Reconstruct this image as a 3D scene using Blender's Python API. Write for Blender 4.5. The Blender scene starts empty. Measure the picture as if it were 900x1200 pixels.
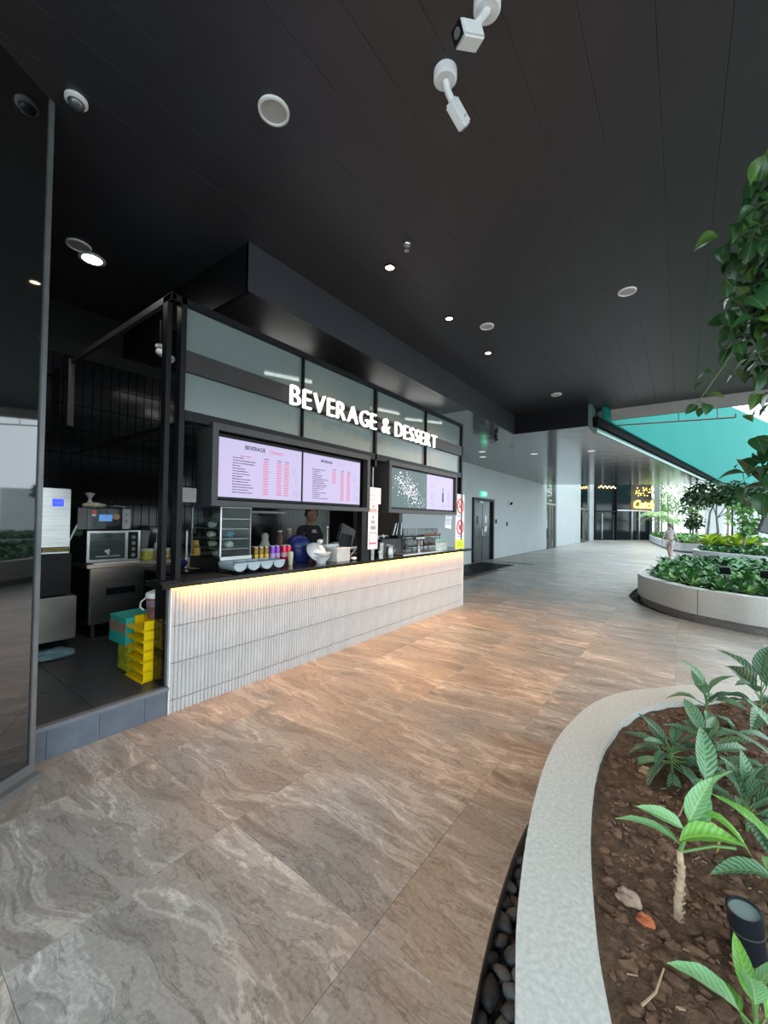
import bpy, bmesh, math, random
from mathutils import Vector as V, Matrix, noise
random.seed(7)
R = random.Random(11)
S = bpy.context.scene
COL = S.collection
# ------------------------------------------------------------ camera, sky, exposure
cd = bpy.data.cameras.new('camera'); cam = bpy.data.objects.new('camera', cd); COL.objects.link(cam)
cd.sensor_fit = 'VERTICAL'; cd.sensor_height = 36; cd.lens = 470/1200*36; cd.clip_start = .05; cd.clip_end = 400
f_ = V((-0.59512141, 0.80345563, 0.01701647)); r_ = V((0.80362945, 0.59489906, 0.01657747)); u_ = V((-0.00319618, -0.02354054, 0.99971777))
m = Matrix((r_, u_, -f_)).transposed().to_4x4(); m.translation = V((0, 0, 1.6)); cam.matrix_world = m
S.camera = cam
S.view_settings.view_transform = 'Standard'; S.view_settings.look = 'None'; S.view_settings.gamma = 1
S.view_settings.use_curve_mapping = False
S.view_settings.exposure = 0.35
w = bpy.data.worlds.new('sky'); S.world = w; w.use_nodes = True
bg = w.node_tree.nodes['Background']; bg.inputs[0].default_value = (0.80, 0.93, 1.0, 1); bg.inputs[1].default_value = 3.1

def lamp(name, typ, loc, energy, color=(1, 1, 1), size=.2, sizey=None, rot=(0, 0, 0), spot=None, blend=.6):
    l = bpy.data.lights.new(name, typ); l.energy = energy; l.color = color
    if typ == 'AREA':
        l.size = size
        if sizey: l.shape = 'RECTANGLE'; l.size_y = sizey
    elif typ != 'SUN': l.shadow_soft_size = size
    if spot: l.spot_size = math.radians(spot); l.spot_blend = blend
    o = bpy.data.objects.new(name, l); o.location = loc; o.rotation_euler = rot; COL.objects.link(o); return o

# ------------------------------------------------------------ materials
MC = {}
def mat(name, c, rough=.6, metal=0, em=0, emc=None, var=.12, scale=8, bump=0, bscale=60, trans=0, alpha=1, spec=.5, coat=0, ior=1.45, stretch=(1, 1, 1)):
    if name in MC: return MC[name]
    M = bpy.data.materials.new(name); M.use_nodes = True; N = M.node_tree.nodes; L = M.node_tree.links
    b = N['Principled BSDF']
    b.inputs['Roughness'].default_value = rough; b.inputs['Metallic'].default_value = metal
    b.inputs['Specular IOR Level'].default_value = spec; b.inputs['Coat Weight'].default_value = coat; b.inputs['IOR'].default_value = ior
    b.inputs['Transmission Weight'].default_value = trans; b.inputs['Alpha'].default_value = alpha
    tc = N.new('ShaderNodeTexCoord'); mp = N.new('ShaderNodeMapping'); mp.inputs['Scale'].default_value = stretch
    L.new(tc.outputs['Object'], mp.inputs[0])
    if var:
        n = N.new('ShaderNodeTexNoise'); n.inputs['Scale'].default_value = scale; n.inputs['Detail'].default_value = 5
        L.new(mp.outputs[0], n.inputs['Vector'])
        r = N.new('ShaderNodeValToRGB'); L.new(n.outputs['Fac'], r.inputs[0])
        r.color_ramp.elements[0].position = .3; r.color_ramp.elements[1].position = .7
        r.color_ramp.elements[0].color = (*[max(0, x*(1-var)) for x in c], 1); r.color_ramp.elements[1].color = (*[min(1, x*(1+var)) for x in c], 1)
        L.new(r.outputs[0], b.inputs['Base Color'])
    else: b.inputs['Base Color'].default_value = (*c, 1)
    if em:
        b.inputs['Emission Color'].default_value = (*(emc or c), 1); b.inputs['Emission Strength'].default_value = em
    if bump:
        n2 = N.new('ShaderNodeTexNoise'); n2.inputs['Scale'].default_value = bscale; n2.inputs['Detail'].default_value = 4
        L.new(mp.outputs[0], n2.inputs['Vector'])
        bp = N.new('ShaderNodeBump'); bp.inputs['Strength'].default_value = bump; bp.inputs['Distance'].default_value = .01
        L.new(n2.outputs['Fac'], bp.inputs['Height']); L.new(bp.outputs[0], b.inputs['Normal'])
    MC[name] = M; return M

def stone_mat(name, per_tile=True, grid=False):
    M = bpy.data.materials.new(name); M.use_nodes = True; N = M.node_tree.nodes; L = M.node_tree.links; b = N['Principled BSDF']
    tc = N.new('ShaderNodeTexCoord'); add = N.new('ShaderNodeVectorMath'); add.operation = 'ADD'
    L.new(tc.outputs['Object'], add.inputs[0])
    if per_tile:
        oi = N.new('ShaderNodeObjectInfo'); sc = N.new('ShaderNodeVectorMath'); sc.operation = 'SCALE'; sc.inputs[0].default_value = (3.7, 5.9, 0)
        L.new(oi.outputs['Random'], sc.inputs['Scale']); L.new(sc.outputs[0], add.inputs[1])
    mp = N.new('ShaderNodeMapping'); mp.inputs['Rotation'].default_value = (0, 0, math.radians(-74)); mp.inputs['Scale'].default_value = (.45, 2.3, 1)
    n0 = N.new('ShaderNodeTexNoise'); n0.inputs['Scale'].default_value = .9; n0.inputs['Detail'].default_value = 3
    L.new(add.outputs[0], n0.inputs['Vector'])
    vs = N.new('ShaderNodeVectorMath'); vs.operation = 'SCALE'; vs.inputs['Scale'].default_value = .45
    L.new(n0.outputs['Color'], vs.inputs[0]); a2 = N.new('ShaderNodeVectorMath'); a2.operation = 'ADD'
    L.new(add.outputs[0], a2.inputs[0]); L.new(vs.outputs[0], a2.inputs[1]); L.new(a2.outputs[0], mp.inputs[0])
    n1 = N.new('ShaderNodeTexNoise'); n1.inputs['Scale'].default_value = 2.0; n1.inputs['Detail'].default_value = 8; n1.inputs['Roughness'].default_value = .66; n1.inputs['Distortion'].default_value = .25
    L.new(mp.outputs[0], n1.inputs['Vector'])
    r = N.new('ShaderNodeValToRGB'); L.new(n1.outputs['Fac'], r.inputs[0]); e = r.color_ramp.elements
    e[0].position = .30; e[0].color = (0.157, 0.138, 0.124, 1); e[1].position = .74; e[1].color = (0.497, 0.473, 0.436, 1)
    for p, c in ((.40, (0.252, 0.226, 0.202)), (.462, (0.305, 0.275, 0.246)), (.475, (0.174, 0.156, 0.14)), (.487, (0.328, 0.299, 0.271)), (.57, (0.317, 0.289, 0.262)), (.60, (0.464, 0.439, 0.403)), (.62, (0.362, 0.333, 0.305))):
        k = e.new(p); k.color = (*c, 1)
    # pale and dark thin veins
    mp2 = N.new('ShaderNodeMapping'); mp2.inputs['Rotation'].default_value = (0, 0, math.radians(-70)); mp2.inputs['Scale'].default_value = (.35, 1.7, 1); L.new(a2.outputs[0], mp2.inputs[0])
    nv = N.new('ShaderNodeTexNoise'); nv.inputs['Scale'].default_value = 2.6; nv.inputs['Detail'].default_value = 10; nv.inputs['Roughness'].default_value = .55; nv.inputs['Distortion'].default_value = .5; L.new(mp2.outputs[0], nv.inputs['Vector'])
    rv = N.new('ShaderNodeValToRGB'); L.new(nv.outputs['Fac'], rv.inputs[0]); rv.color_ramp.elements[0].position = .36; rv.color_ramp.elements[0].color = (.52, .52, .52, 1); rv.color_ramp.elements[1].position = .70; rv.color_ramp.elements[1].color = (.62, .62, .62, 1)
    for p, c in ((.43, .56), (.462, .50), (.47, .28), (.478, .52), (.535, .50), (.548, .74), (.575, .80), (.585, .52), (.63, .46), (.64, .70)):
        k = rv.color_ramp.elements.new(p); k.color = (c, c, c, 1)
    mv = N.new('ShaderNodeMix'); mv.data_type = 'RGBA'; mv.blend_type = 'OVERLAY'; mv.inputs[0].default_value = .75; L.new(r.outputs[0], mv.inputs[6]); L.new(rv.outputs[0], mv.inputs[7])
    ng = N.new('ShaderNodeTexNoise'); ng.inputs['Scale'].default_value = .8; ng.inputs['Detail'].default_value = 4; L.new(a2.outputs[0], ng.inputs['Vector'])
    rg = N.new('ShaderNodeValToRGB'); L.new(ng.outputs['Fac'], rg.inputs[0]); rg.color_ramp.elements[0].position = .38; rg.color_ramp.elements[0].color = (.80, .86, .90, 1); rg.color_ramp.elements[1].position = .62; rg.color_ramp.elements[1].color = (1.12, 1.06, 1.0, 1)
    mg = N.new('ShaderNodeMix'); mg.data_type = 'RGBA'; mg.blend_type = 'MULTIPLY'; mg.inputs[0].default_value = 1; L.new(mv.outputs[2], mg.inputs[6]); L.new(rg.outputs[0], mg.inputs[7])
    n3 = N.new('ShaderNodeTexNoise'); n3.inputs['Scale'].default_value = 55; n3.inputs['Detail'].default_value = 8; n3.inputs['Roughness'].default_value = .7
    L.new(add.outputs[0], n3.inputs['Vector'])
    mx = N.new('ShaderNodeMix'); mx.data_type = 'RGBA'; mx.blend_type = 'OVERLAY'; mx.inputs[0].default_value = .6
    L.new(mg.outputs[2], mx.inputs[6]); L.new(n3.outputs['Fac'], mx.inputs[7])
    last = mx.outputs[2]
    if grid:
        br = N.new('ShaderNodeTexBrick'); br.offset = 0; br.inputs['Color1'].default_value = (1, 1, 1, 1); br.inputs['Color2'].default_value = (.82, .82, .82, 1)
        br.inputs['Mortar'].default_value = (.72, .72, .72, 1); br.inputs['Scale'].default_value = 1; br.inputs['Mortar Size'].default_value = .002
        br.inputs['Brick Width'].default_value = .92; br.inputs['Row Height'].default_value = .885
        L.new(tc.outputs['Object'], br.inputs['Vector'])
        m2 = N.new('ShaderNodeMix'); m2.data_type = 'RGBA'; m2.blend_type = 'MULTIPLY'; m2.inputs[0].default_value = 1
        L.new(last, m2.inputs[6]); L.new(br.outputs['Color'], m2.inputs[7]); last = m2.outputs[2]
    L.new(last, b.inputs['Base Color'])
    b.inputs['Roughness'].default_value = .36; b.inputs['Specular IOR Level'].default_value = .55
    bp = N.new('ShaderNodeBump'); bp.inputs['Strength'].default_value = .35; bp.inputs['Distance'].default_value = .004
    L.new(n1.outputs['Fac'], bp.inputs['Height']); L.new(bp.outputs[0], b.inputs['Normal'])
    return M

def leaf_mat(name, base, light, mid, rough=.4, trans=.25, amount=.9):
    M = bpy.data.materials.new(name); M.use_nodes = True; N = M.node_tree.nodes; L = M.node_tree.links; b = N['Principled BSDF']
    tc = N.new('ShaderNodeTexCoord'); sp = N.new('ShaderNodeSeparateXYZ'); L.new(tc.outputs['Object'], sp.inputs[0])
    ab = N.new('ShaderNodeMath'); ab.operation = 'ABSOLUTE'; L.new(sp.outputs['Y'], ab.inputs[0])
    mu = N.new('ShaderNodeMath'); mu.operation = 'MULTIPLY_ADD'; L.new(ab.outputs[0], mu.inputs[0]); mu.inputs[1].default_value = -1.3; L.new(sp.outputs['X'], mu.inputs[2])
    nz = N.new('ShaderNodeTexNoise'); nz.inputs['Scale'].default_value = 6; L.new(tc.outputs['Object'], nz.inputs['Vector'])
    ad = N.new('ShaderNodeMath'); ad.operation = 'MULTIPLY_ADD'; L.new(nz.outputs['Fac'], ad.inputs[0]); ad.inputs[1].default_value = .13; L.new(mu.outputs[0], ad.inputs[2])
    si = N.new('ShaderNodeMath'); si.operation = 'MULTIPLY'; L.new(ad.outputs[0], si.inputs[0]); si.inputs[1].default_value = 60
    s2 = N.new('ShaderNodeMath'); s2.operation = 'SINE'; L.new(si.outputs[0], s2.inputs[0])
    r = N.new('ShaderNodeValToRGB'); r.color_ramp.elements[0].position = .1; r.color_ramp.elements[1].position = .9
    mr = N.new('ShaderNodeMapRange'); mr.inputs['From Min'].default_value = -1; L.new(s2.outputs[0], mr.inputs['Value']); L.new(mr.outputs[0], r.inputs[0])
    r.color_ramp.elements[0].color = (*base, 1); r.color_ramp.elements[1].color = (*[base[i]*(1-amount*.62)+light[i]*amount*.62 for i in range(3)], 1)
    e = N.new('ShaderNodeMapRange'); L.new(ab.outputs[0], e.inputs['Value']); e.inputs['From Min'].default_value = .008; e.inputs['From Max'].default_value = .02
    mx = N.new('ShaderNodeMix'); mx.data_type = 'RGBA'; L.new(e.outputs[0], mx.inputs[0]); mx.inputs[6].default_value = (*mid, 1); L.new(r.outputs[0], mx.inputs[7])
    L.new(mx.outputs[2], b.inputs['Base Color']); b.inputs['Roughness'].default_value = rough
    tr = N.new('ShaderNodeBsdfTranslucent'); L.new(mx.outputs[2], tr.inputs[0]); ms = N.new('ShaderNodeMixShader'); ms.inputs[0].default_value = trans
    L.new(b.outputs[0], ms.inputs[1]); L.new(tr.outputs[0], ms.inputs[2]); L.new(ms.outputs[0], N['Material Output'].inputs[0])
    return M

def trans_mat(name, c, fac, rough=.1, glossy_c=(1, 1, 1)):   # thin glass: part see-through, part coloured glossy film
    M = bpy.data.materials.new(name); M.use_nodes = True; N = M.node_tree.nodes; L = M.node_tree.links; b = N['Principled BSDF']
    b.inputs['Base Color'].default_value = (*c, 1); b.inputs['Roughness'].default_value = rough; b.inputs['Specular IOR Level'].default_value = .8
    t = N.new('ShaderNodeBsdfTransparent'); t.inputs[0].default_value = (.93, .97, .96, 1)
    ms = N.new('ShaderNodeMixShader'); ms.inputs[0].default_value = fac
    L.new(b.outputs[0], ms.inputs[1]); L.new(t.outputs[0], ms.inputs[2]); L.new(ms.outputs[0], N['Material Output'].inputs[0]); return M

charcoal = mat('charcoal gloss metal', (.031, .032, .038), .38, 0, var=.1, scale=2, bump=.03, bscale=3, spec=.5)
soffit = mat('grey mirror panel', (.075, .08, .085), .12, .35, var=.1, scale=1.5, bump=.45, bscale=1.8, spec=.8)
blackm = mat('black frame metal', (.008, .008, .009), .4, 0, var=.1, spec=.22)
blackp = mat('black plastic', (.007, .007, .008), .45, var=.1, spec=.2)
blackmatte = mat('matt black', (.006, .006, .007), .9, var=.1, spec=.06)
btile = mat('black glazed tile', (.005, .005, .006), .14, var=.15, spec=.3, bump=.05, bscale=12)
grout = mat('dark grout', (.09, .09, .09), .9)
wtile = mat('white fluted tile', (.50, .51, .52), .38, var=.08, scale=5, bump=.1, bscale=25)
wgrout = mat('pale grout', (.35, .35, .34), .9)
topm = mat('black stone worktop', (.015, .014, .014), .12, var=.25, scale=90, spec=.6)
steel = mat('brushed steel', (.45, .45, .44), .28, .95, var=.12, scale=4, bump=.1, bscale=40, stretch=(1, 1, 12))
dsteel = mat('dark steel door', (.10, .11, .12), .22, .85, var=.15, scale=2, bump=.06, bscale=20)
white = mat('white enamel', (.72, .74, .74), .35, var=.04)
paper = mat('white paper', (.80, .79, .80), .6, var=.03)
wallp = mat('pale grey paint', (.44, .48, .49), .55, var=.05, scale=1.2)
wallw = mat('cool white panel', (.55, .58, .60), .4, var=.05, scale=1)
conc = mat('speckled pale terrazzo', (.58, .58, .54), .5, var=.14, scale=70, bump=.05, bscale=150)
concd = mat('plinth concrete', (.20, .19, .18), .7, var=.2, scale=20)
soilm = mat('brown soil', (.115, .066, .040), .95, var=.5, scale=22, bump=1.0, bscale=70)
clodm = mat('soil clod', (.15, .085, .052), .95, var=.45, scale=12, bump=.8, bscale=50)
pebm = [mat('dark pebble', (.035, .037, .04), .5, var=.25, scale=25, bump=.2), mat('grey pebble', (.12, .125, .125), .6, var=.25, scale=25, bump=.2), mat('charcoal pebble', (.06, .062, .065), .5, var=.3, scale=25, bump=.2)]
ground = mat('channel bed', (.02, .02, .02), .9)
plat = mat('platform tile', (.052, .053, .056), .38, var=.2, scale=6, bump=.1, bscale=60)
stepm = mat('blue grey step tile', (.115, .135, .17), .5, var=.12, scale=10, bump=.1)
skin = mat('skin', (.36, .20, .14), .5, var=.06)
skinp = mat('pale skin', (.46, .33, .28), .5, var=.06)
hairm = mat('dark hair', (.012, .01, .009), .5, var=.2)
tealm = bpy.data.materials.new('teal translucent sheet'); tealm.use_nodes = True
_N = tealm.node_tree.nodes; _L = tealm.node_tree.links; _b = _N['Principled BSDF']; _b.inputs['Specular IOR Level'].default_value = .08; _b.inputs['Roughness'].default_value = .6
_n = _N.new('ShaderNodeTexNoise'); _n.inputs['Scale'].default_value = .25; _t = _N.new('ShaderNodeTexCoord'); _L.new(_t.outputs['Object'], _n.inputs['Vector'])
_r = _N.new('ShaderNodeValToRGB'); _r.color_ramp.elements[0].color = (.020, .29, .26, 1); _r.color_ramp.elements[1].color = (.032, .36, .325, 1); _L.new(_n.outputs['Fac'], _r.inputs[0])
_tr = _N.new('ShaderNodeBsdfTranslucent'); _L.new(_r.outputs[0], _tr.inputs[0]); _L.new(_r.outputs[0], _b.inputs['Base Color']); _ms = _N.new('ShaderNodeMixShader'); _ms.inputs[0].default_value = .5
_L.new(_b.outputs[0], _ms.inputs[1]); _L.new(_tr.outputs[0], _ms.inputs[2]); _L.new(_ms.outputs[0], _N['Material Output'].inputs[0])
glass = trans_mat('clear glass', (.04, .05, .05), .86, .04)
filmglass = trans_mat('grey green film glass', (.17, .215, .205), .22, .22)
darkglass = mat('dark mirror glass', (.004, .005, .006), .03, var=0, spec=.9, ior=1.7)
signlit = mat('lit white letter', (.9, .9, .88), .4, em=.75, emc=(1, 1, .98), var=.02)
ledm = mat('warm led strip', (1, .75, .35), .5, em=4.5, emc=(1, .60, .10), var=0)
dlm = mat('warm downlight lens', (1, .9, .7), .5, em=14, emc=(1, .78, .5), var=0)
wlm = mat('white downlight lens', (1, 1, 1), .5, em=22, emc=(1, .97, .92), var=0)
tubem = mat('white lamp tube', (1, 1, 1), .5, em=9, emc=(1, .98, .94), var=0)
trim = mat('beige fascia', (.30, .29, .27), .6, var=.06)

# ------------------------------------------------------------ geometry helpers
ORG = {}
def bx(bm, x0, x1, y0, y1, z0, z1):
    vs = [bm.verts.new((x, y, z)) for x in (x0, x1) for y in (y0, y1) for z in (z0, z1)]
    for q in ((0, 1, 3, 2), (4, 6, 7, 5), (0, 4, 5, 1), (2, 3, 7, 6), (0, 2, 6, 4), (1, 5, 7, 3)): bm.faces.new([vs[i] for i in q])
    return vs
def obx(bm, c, size, rot):     # oriented box
    M = Matrix.Translation(c) @ rot.to_4x4(); a, b, d = [s/2 for s in size]
    vs = bx(bm, -a, a, -b, b, -d, d)
    for v in vs: v.co = M @ v.co
    return vs
def prism(bm, pts, z0, z1):
    a = [bm.verts.new((p[0], p[1], z0)) for p in pts]; b = [bm.verts.new((p[0], p[1], z1)) for p in pts]; n = len(pts)
    bm.faces.new(a[::-1]); bm.faces.new(b)
    for i in range(n): bm.faces.new([a[i], a[(i+1) % n], b[(i+1) % n], b[i]])
def frame_of(d):
    d = d.normalized(); a = V((0, 0, 1)) if abs(d.z) < .9 else V((1, 0, 0)); x = d.cross(a).normalized(); return x, d.cross(x)
def tube(bm, pts, r, seg=8, r1=None, cap=True):
    pts = [V(p) for p in pts]; n = len(pts); rings = []
    for i, p in enumerate(pts):
        d = pts[min(i+1, n-1)]-pts[max(i-1, 0)]; x, y = frame_of(d); rr = r if r1 is None else r+(r1-r)*i/(n-1)
        rings.append([bm.verts.new(p+(x*math.cos(2*math.pi*k/seg)+y*math.sin(2*math.pi*k/seg))*rr) for k in range(seg)])
    for a, b in zip(rings, rings[1:]):
        for k in range(seg): bm.faces.new([a[k], a[(k+1) % seg], b[(k+1) % seg], b[k]])
    if cap: bm.faces.new(rings[0][::-1]); bm.faces.new(rings[-1])
def lathe(bm, prof, c, seg=20, axis=None):
    c = V(c); ax = V(axis).normalized() if axis else V((0, 0, 1)); x, y = (V((1, 0, 0)), V((0, 1, 0))) if not axis else frame_of(ax); rings = []
    for r, z in prof:
        if r < 1e-5: rings.append([bm.verts.new(c+ax*z)])
        else: rings.append([bm.verts.new(c+ax*z+(x*math.cos(2*math.pi*k/seg)+y*math.sin(2*math.pi*k/seg))*r) for k in range(seg)])
    for a, b in zip(rings, rings[1:]):
        if len(a) == 1 and len(b) == 1: continue
        for k in range(seg):
            k2 = (k+1) % seg
            if len(a) == 1: bm.faces.new([a[0], b[k2], b[k]])
            elif len(b) == 1: bm.faces.new([a[k], a[k2], b[0]])
            else: bm.faces.new([a[k], a[k2], b[k2], b[k]])
_ICO = {}
def blob(bm, c, r, sc=(1, 1, 1), sub=2, nz=0, seed=0):
    if sub not in _ICO:
        g = bmesh.new(); bmesh.ops.create_icosphere(g, subdivisions=sub, radius=1); g.verts.ensure_lookup_table(); g.verts.index_update()
        _ICO[sub] = ([v.co.copy() for v in g.verts], [[v.index for v in f.verts] for f in g.faces]); g.free()
    vs, fs = _ICO[sub]; c = V(c); nv = []
    for q in vs:
        k = r*(1+nz*noise.noise(q*1.7+V((seed, seed*.7, 0)))) if nz else r
        nv.append(bm.verts.new((q.x*sc[0]*k+c.x, q.y*sc[1]*k+c.y, q.z*sc[2]*k+c.z)))
    for f in fs: bm.faces.new([nv[i] for i in f])
def NB(): return bmesh.new()
def root_org(p): return ORG.get(p, V((0, 0, 0)))
def ob(name, bm, m, parent=None, smooth=False, bev=0, kind=None, label=None):
    """one mesh object; verts are given in world space (parents are never rotated when built)"""
    bmesh.ops.recalc_face_normals(bm, faces=bm.faces)
    if bev: bmesh.ops.bevel(bm, geom=[e for e in bm.edges if e.is_manifold and e.calc_face_angle(0) > .5], offset=bev, segments=2, affect='EDGES', clamp_overlap=True)
    if parent is None:
        xs = [v.co for v in bm.verts]; lo = V([min(c[i] for c in xs) for i in range(3)]); hi = V([max(c[i] for c in xs) for i in range(3)])
        og = V(((lo.x+hi.x)/2, (lo.y+hi.y)/2, lo.z))
    else: og = root_org(parent)
    for v in bm.verts: v.co -= og
    me = bpy.data.meshes.new(name); bm.to_mesh(me); bm.free(); me.materials.append(m)
    if smooth:
        for p in me.polygons: p.use_smooth = True
        try: me.set_sharp_from_angle(angle=math.radians(40))
        except Exception: pass
    o = bpy.data.objects.new(name, me); COL.objects.link(o); ORG[o] = og
    if parent is None: o.location = og
    else: o.parent = parent
    if kind: o['kind'] = kind
    if label: o['label'] = label
    return o
def box(name, x0, x1, y0, y1, z0, z1, m, parent=None, bev=0, **k):
    b = NB(); bx(b, x0, x1, y0, y1, z0, z1); return ob(name, b, m, parent, bev=bev, **k)
def tag(o, label, cat, group=None):
    o['label'] = label; o['category'] = cat
    if group: o['group'] = group
    return o
def thing(name, label, cat, loc, group=None):
    o = bpy.data.objects.new(name, None); o.empty_display_size = .1; COL.objects.link(o); o.location = loc; ORG[o] = V(loc); return tag(o, label, cat, group)
def struct(name, bm, m, **k): return ob(name, bm, m, kind='structure', **k)
def sbox(name, *a, **k): o = box(name, *a, **k); o['kind'] = 'structure'; return o
def dup(o, loc=None, rotz=None, scale=None, label=None, parent=None):
    c = o.copy(); COL.objects.link(c); ORG[c] = V(loc) if loc is not None else ORG.get(o, V())
    if parent: c.parent = parent
    if loc is not None: c.location = loc
    if rotz is not None: c.rotation_euler = (0, 0, rotz)
    if scale is not None: c.scale = (scale,)*3
    if label: c['label'] = label
    for ch in list(o.children): dup(ch, parent=c)
    return c
def inst(o, parent, mw, name=None):      # another piece sharing o's mesh, placed by a local matrix
    c = bpy.data.objects.new(name or o.name.split('.')[0], o.data if hasattr(o, 'data') else o); COL.objects.link(c); c.parent = parent; c.matrix_local = mw; return c
def piece(name, me, parent, loc, M=None):
    c = bpy.data.objects.new(name, me); COL.objects.link(c); c.parent = parent
    loc = V(loc)-root_org(parent)
    if M is not None: mm = M.to_4x4() if len(M) == 3 else M.copy(); mm.translation = loc; c.matrix_local = mm
    else: c.location = loc
    return c
def mesh_of(bm, m, smooth=False):
    bmesh.ops.recalc_face_normals(bm, faces=bm.faces); me = bpy.data.meshes.new('piece'); bm.to_mesh(me); bm.free(); me.materials.append(m)
    if smooth:
        for p in me.polygons: p.use_smooth = True
    return me
def textmesh(s, size, m, ext=.002, align='LEFT', space=1, offset=0, bevel=0):
    c = bpy.data.curves.new('t', 'FONT'); c.body = s; c.size = size; c.extrude = ext; c.align_x = align; c.space_character = space; c.offset = offset; c.resolution_u = 3
    o = bpy.data.objects.new('t', c); COL.objects.link(o); bpy.context.view_layer.update()
    me = bpy.data.meshes.new_from_object(o.evaluated_get(bpy.context.evaluated_depsgraph_get())); bpy.data.objects.remove(o); me.materials.clear(); me.materials.append(m); return me
FACEX = Matrix(((0, 0, 1), (1, 0, 0), (0, 1, 0)))    # text plane facing +X : local x->Y, y->Z, z->X
def textX(name, s, size, m, parent, loc, wx=1, ext=.001, align='LEFT', offset=0):
    me = textmesh(s, size, m, ext, align, offset=offset)
    for v in me.vertices: v.co.x *= wx
    return piece(name, me, parent, loc, FACEX)
def smooth_loop(pts, n=8):
    out = []; k = len(pts)
    for i in range(k):
        p0, p1, p2, p3 = [V((*pts[(i+j) % k], 0)) for j in (-1, 0, 1, 2)]
        for t in range(n):
            t = t/n; out.append(.5*((2*p1)+(p2-p0)*t+(2*p0-5*p1+4*p2-p3)*t*t+(-p0+3*p1-3*p2+p3)*t**3))
    return out
def offs(loop, d):      # offset a closed ccw loop inward by d
    n = len(loop); out = []
    ar = sum(loop[i].x*loop[(i+1) % n].y-loop[(i+1) % n].x*loop[i].y for i in range(n)); s = 1 if ar > 0 else -1
    for i in range(n):
        t = (loop[(i+1) % n]-loop[i-1]).normalized(); out.append(loop[i]+V((-t.y, t.x, 0))*d*s)
    return out
def ring_wall(bm, outer, inner, z0, z1):
    n = len(outer); A = [[bm.verts.new((p.x, p.y, z)) for p in L] for L in (outer, inner) for z in (z0, z1)]
    o0, o1, i0, i1 = A
    for k in range(n):
        j = (k+1) % n
        for q in ((o0[k], o0[j], o1[j], o1[k]), (o1[k], o1[j], i1[j], i1[k]), (i1[k], i1[j], i0[j], i0[k]), (i0[k], i0[j], o0[j], o0[k])): bm.faces.new(q)
def inside(p, loop):
    c = False; n = len(loop)
    for i in range(n):
        a, b = loop[i], loop[i-1]
        if (a.y > p[1]) != (b.y > p[1]) and p[0] < (b.x-a.x)*(p[1]-a.y)/(b.y-a.y)+a.x: c = not c
    return c
def boolcut(o, cutter):
    md = o.modifiers.new('b', 'BOOLEAN'); md.operation = 'DIFFERENCE'; md.object = cutter; md.solver = 'EXACT'
    bpy.context.view_layer.update()
    me = bpy.data.meshes.new_from_object(o.evaluated_get(bpy.context.evaluated_depsgraph_get())); o.modifiers.clear(); me.materials.clear(); me.materials.append(o.data.materials[0]); o.data = me

# ------------------------------------------------------------ planter outlines
P1 = smooth_loop([(-.28, .88), (-.37, 1.17), (-.455, 1.6), (-.5, 2.05), (-.485, 2.4), (-.425, 2.75), (-.30, 3.05), (-.12, 3.28), (.16, 3.58), (.6, 3.95), (1.4, 4.2), (2.4, 3.9), (2.9, 2.8), (2.8, 1.2), (2.0, -.2), (1.0, -.7), (.25, -.35), (-.1, .3)])
P2 = smooth_loop([(-.76, 10.6), (-.66, 9.85), (-.43, 9.3), (.03, 8.62), (.56, 8.26), (1.05, 8.08), (2.2, 8.1), (3.6, 8.6), (4.6, 10.2), (4.6, 12.6), (3.2, 14.8), (1.2, 15.2), (-.1, 14.4), (-.62, 12.4)])
P3 = smooth_loop([(.42, 21.3), (.85, 20.3), (1.6, 19.5), (2.4, 18.8), (4.5, 18.2), (7.5, 19), (8.5, 22), (7, 25), (4, 26), (1.6, 25.3), (.62, 23.4)])
P4 = smooth_loop([(-2.2, 42), (-.6, 30), (.4, 27.6), (1.4, 27.4), (3.0, 29), (4.8, 36), (4.2, 37.3), (2.0, 37.3), (1.0, 44), (0, 47), (-2, 47)], 6)

# ------------------------------------------------------------ floor
stoneT = stone_mat('veined sandstone tile', True); stoneF = stone_mat('veined sandstone floor', False, True)
G1 = offs(P1, -.145); G2 = offs(P2, -.16)
b = NB(); bx(b, -16, 24, -9, 90, -.30, -.12); bed = struct('floor', b, ground)
farfloors = [box('floor_slab', *a, -.119, -.0005, stoneF, bed, kind='stuff') for a in ((-6.25, 24, 12.762, 90), (2.72, 24, -9, 12.76), (-6.25, 2.718, -9, -.515))]
b = NB(); prism(b, G1, -.4, .4); cut1 = ob('cut', b, ground)
b = NB(); prism(b, G2, -.4, .4); cut2 = ob('cut', b, ground)
boolcut(farfloors[1], cut1); boolcut(farfloors[1], cut2); boolcut(farfloors[0], cut2)
tm = NB(); bx(tm, 0, .9188, 0, .8838, -.03, 0); bmesh.ops.bevel(tm, geom=[e for e in tm.edges if all(v.co.z > -.01 for v in e.verts)], offset=.0012, segments=1, affect='EDGES')
tile_me = mesh_of(tm, stoneT)
box('floor_screed', -6.25, 2.72, -.515, 12.74, -.119, -.028, mat('brown joint', (.16, .13, .11), .9), bed); scr = bpy.data.objects['floor_screed']
boolcut(scr, cut1); boolcut(scr, cut2)
for i in range(-4, 4):
    for j in range(-1, 14):
        x = -.96+.92*i; y = .37+.885*j
        if x+.92 < -6.3: continue
        t = piece('tile', tile_me, bed, (x, y, 0))
        for loop, c in ((G1, cut1), (G2, cut2)):
            if any(x-.01 < p.x < x+.93 and y-.01 < p.y < y+.9 for p in loop) or inside((x+.46, y+.44), loop):
                t.data = tile_me.copy(); boolcut(t, c)
        if len(t.data.vertices) == 0: bpy.data.objects.remove(t)
for c in (cut1, cut2): bpy.data.objects.remove(c)

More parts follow.
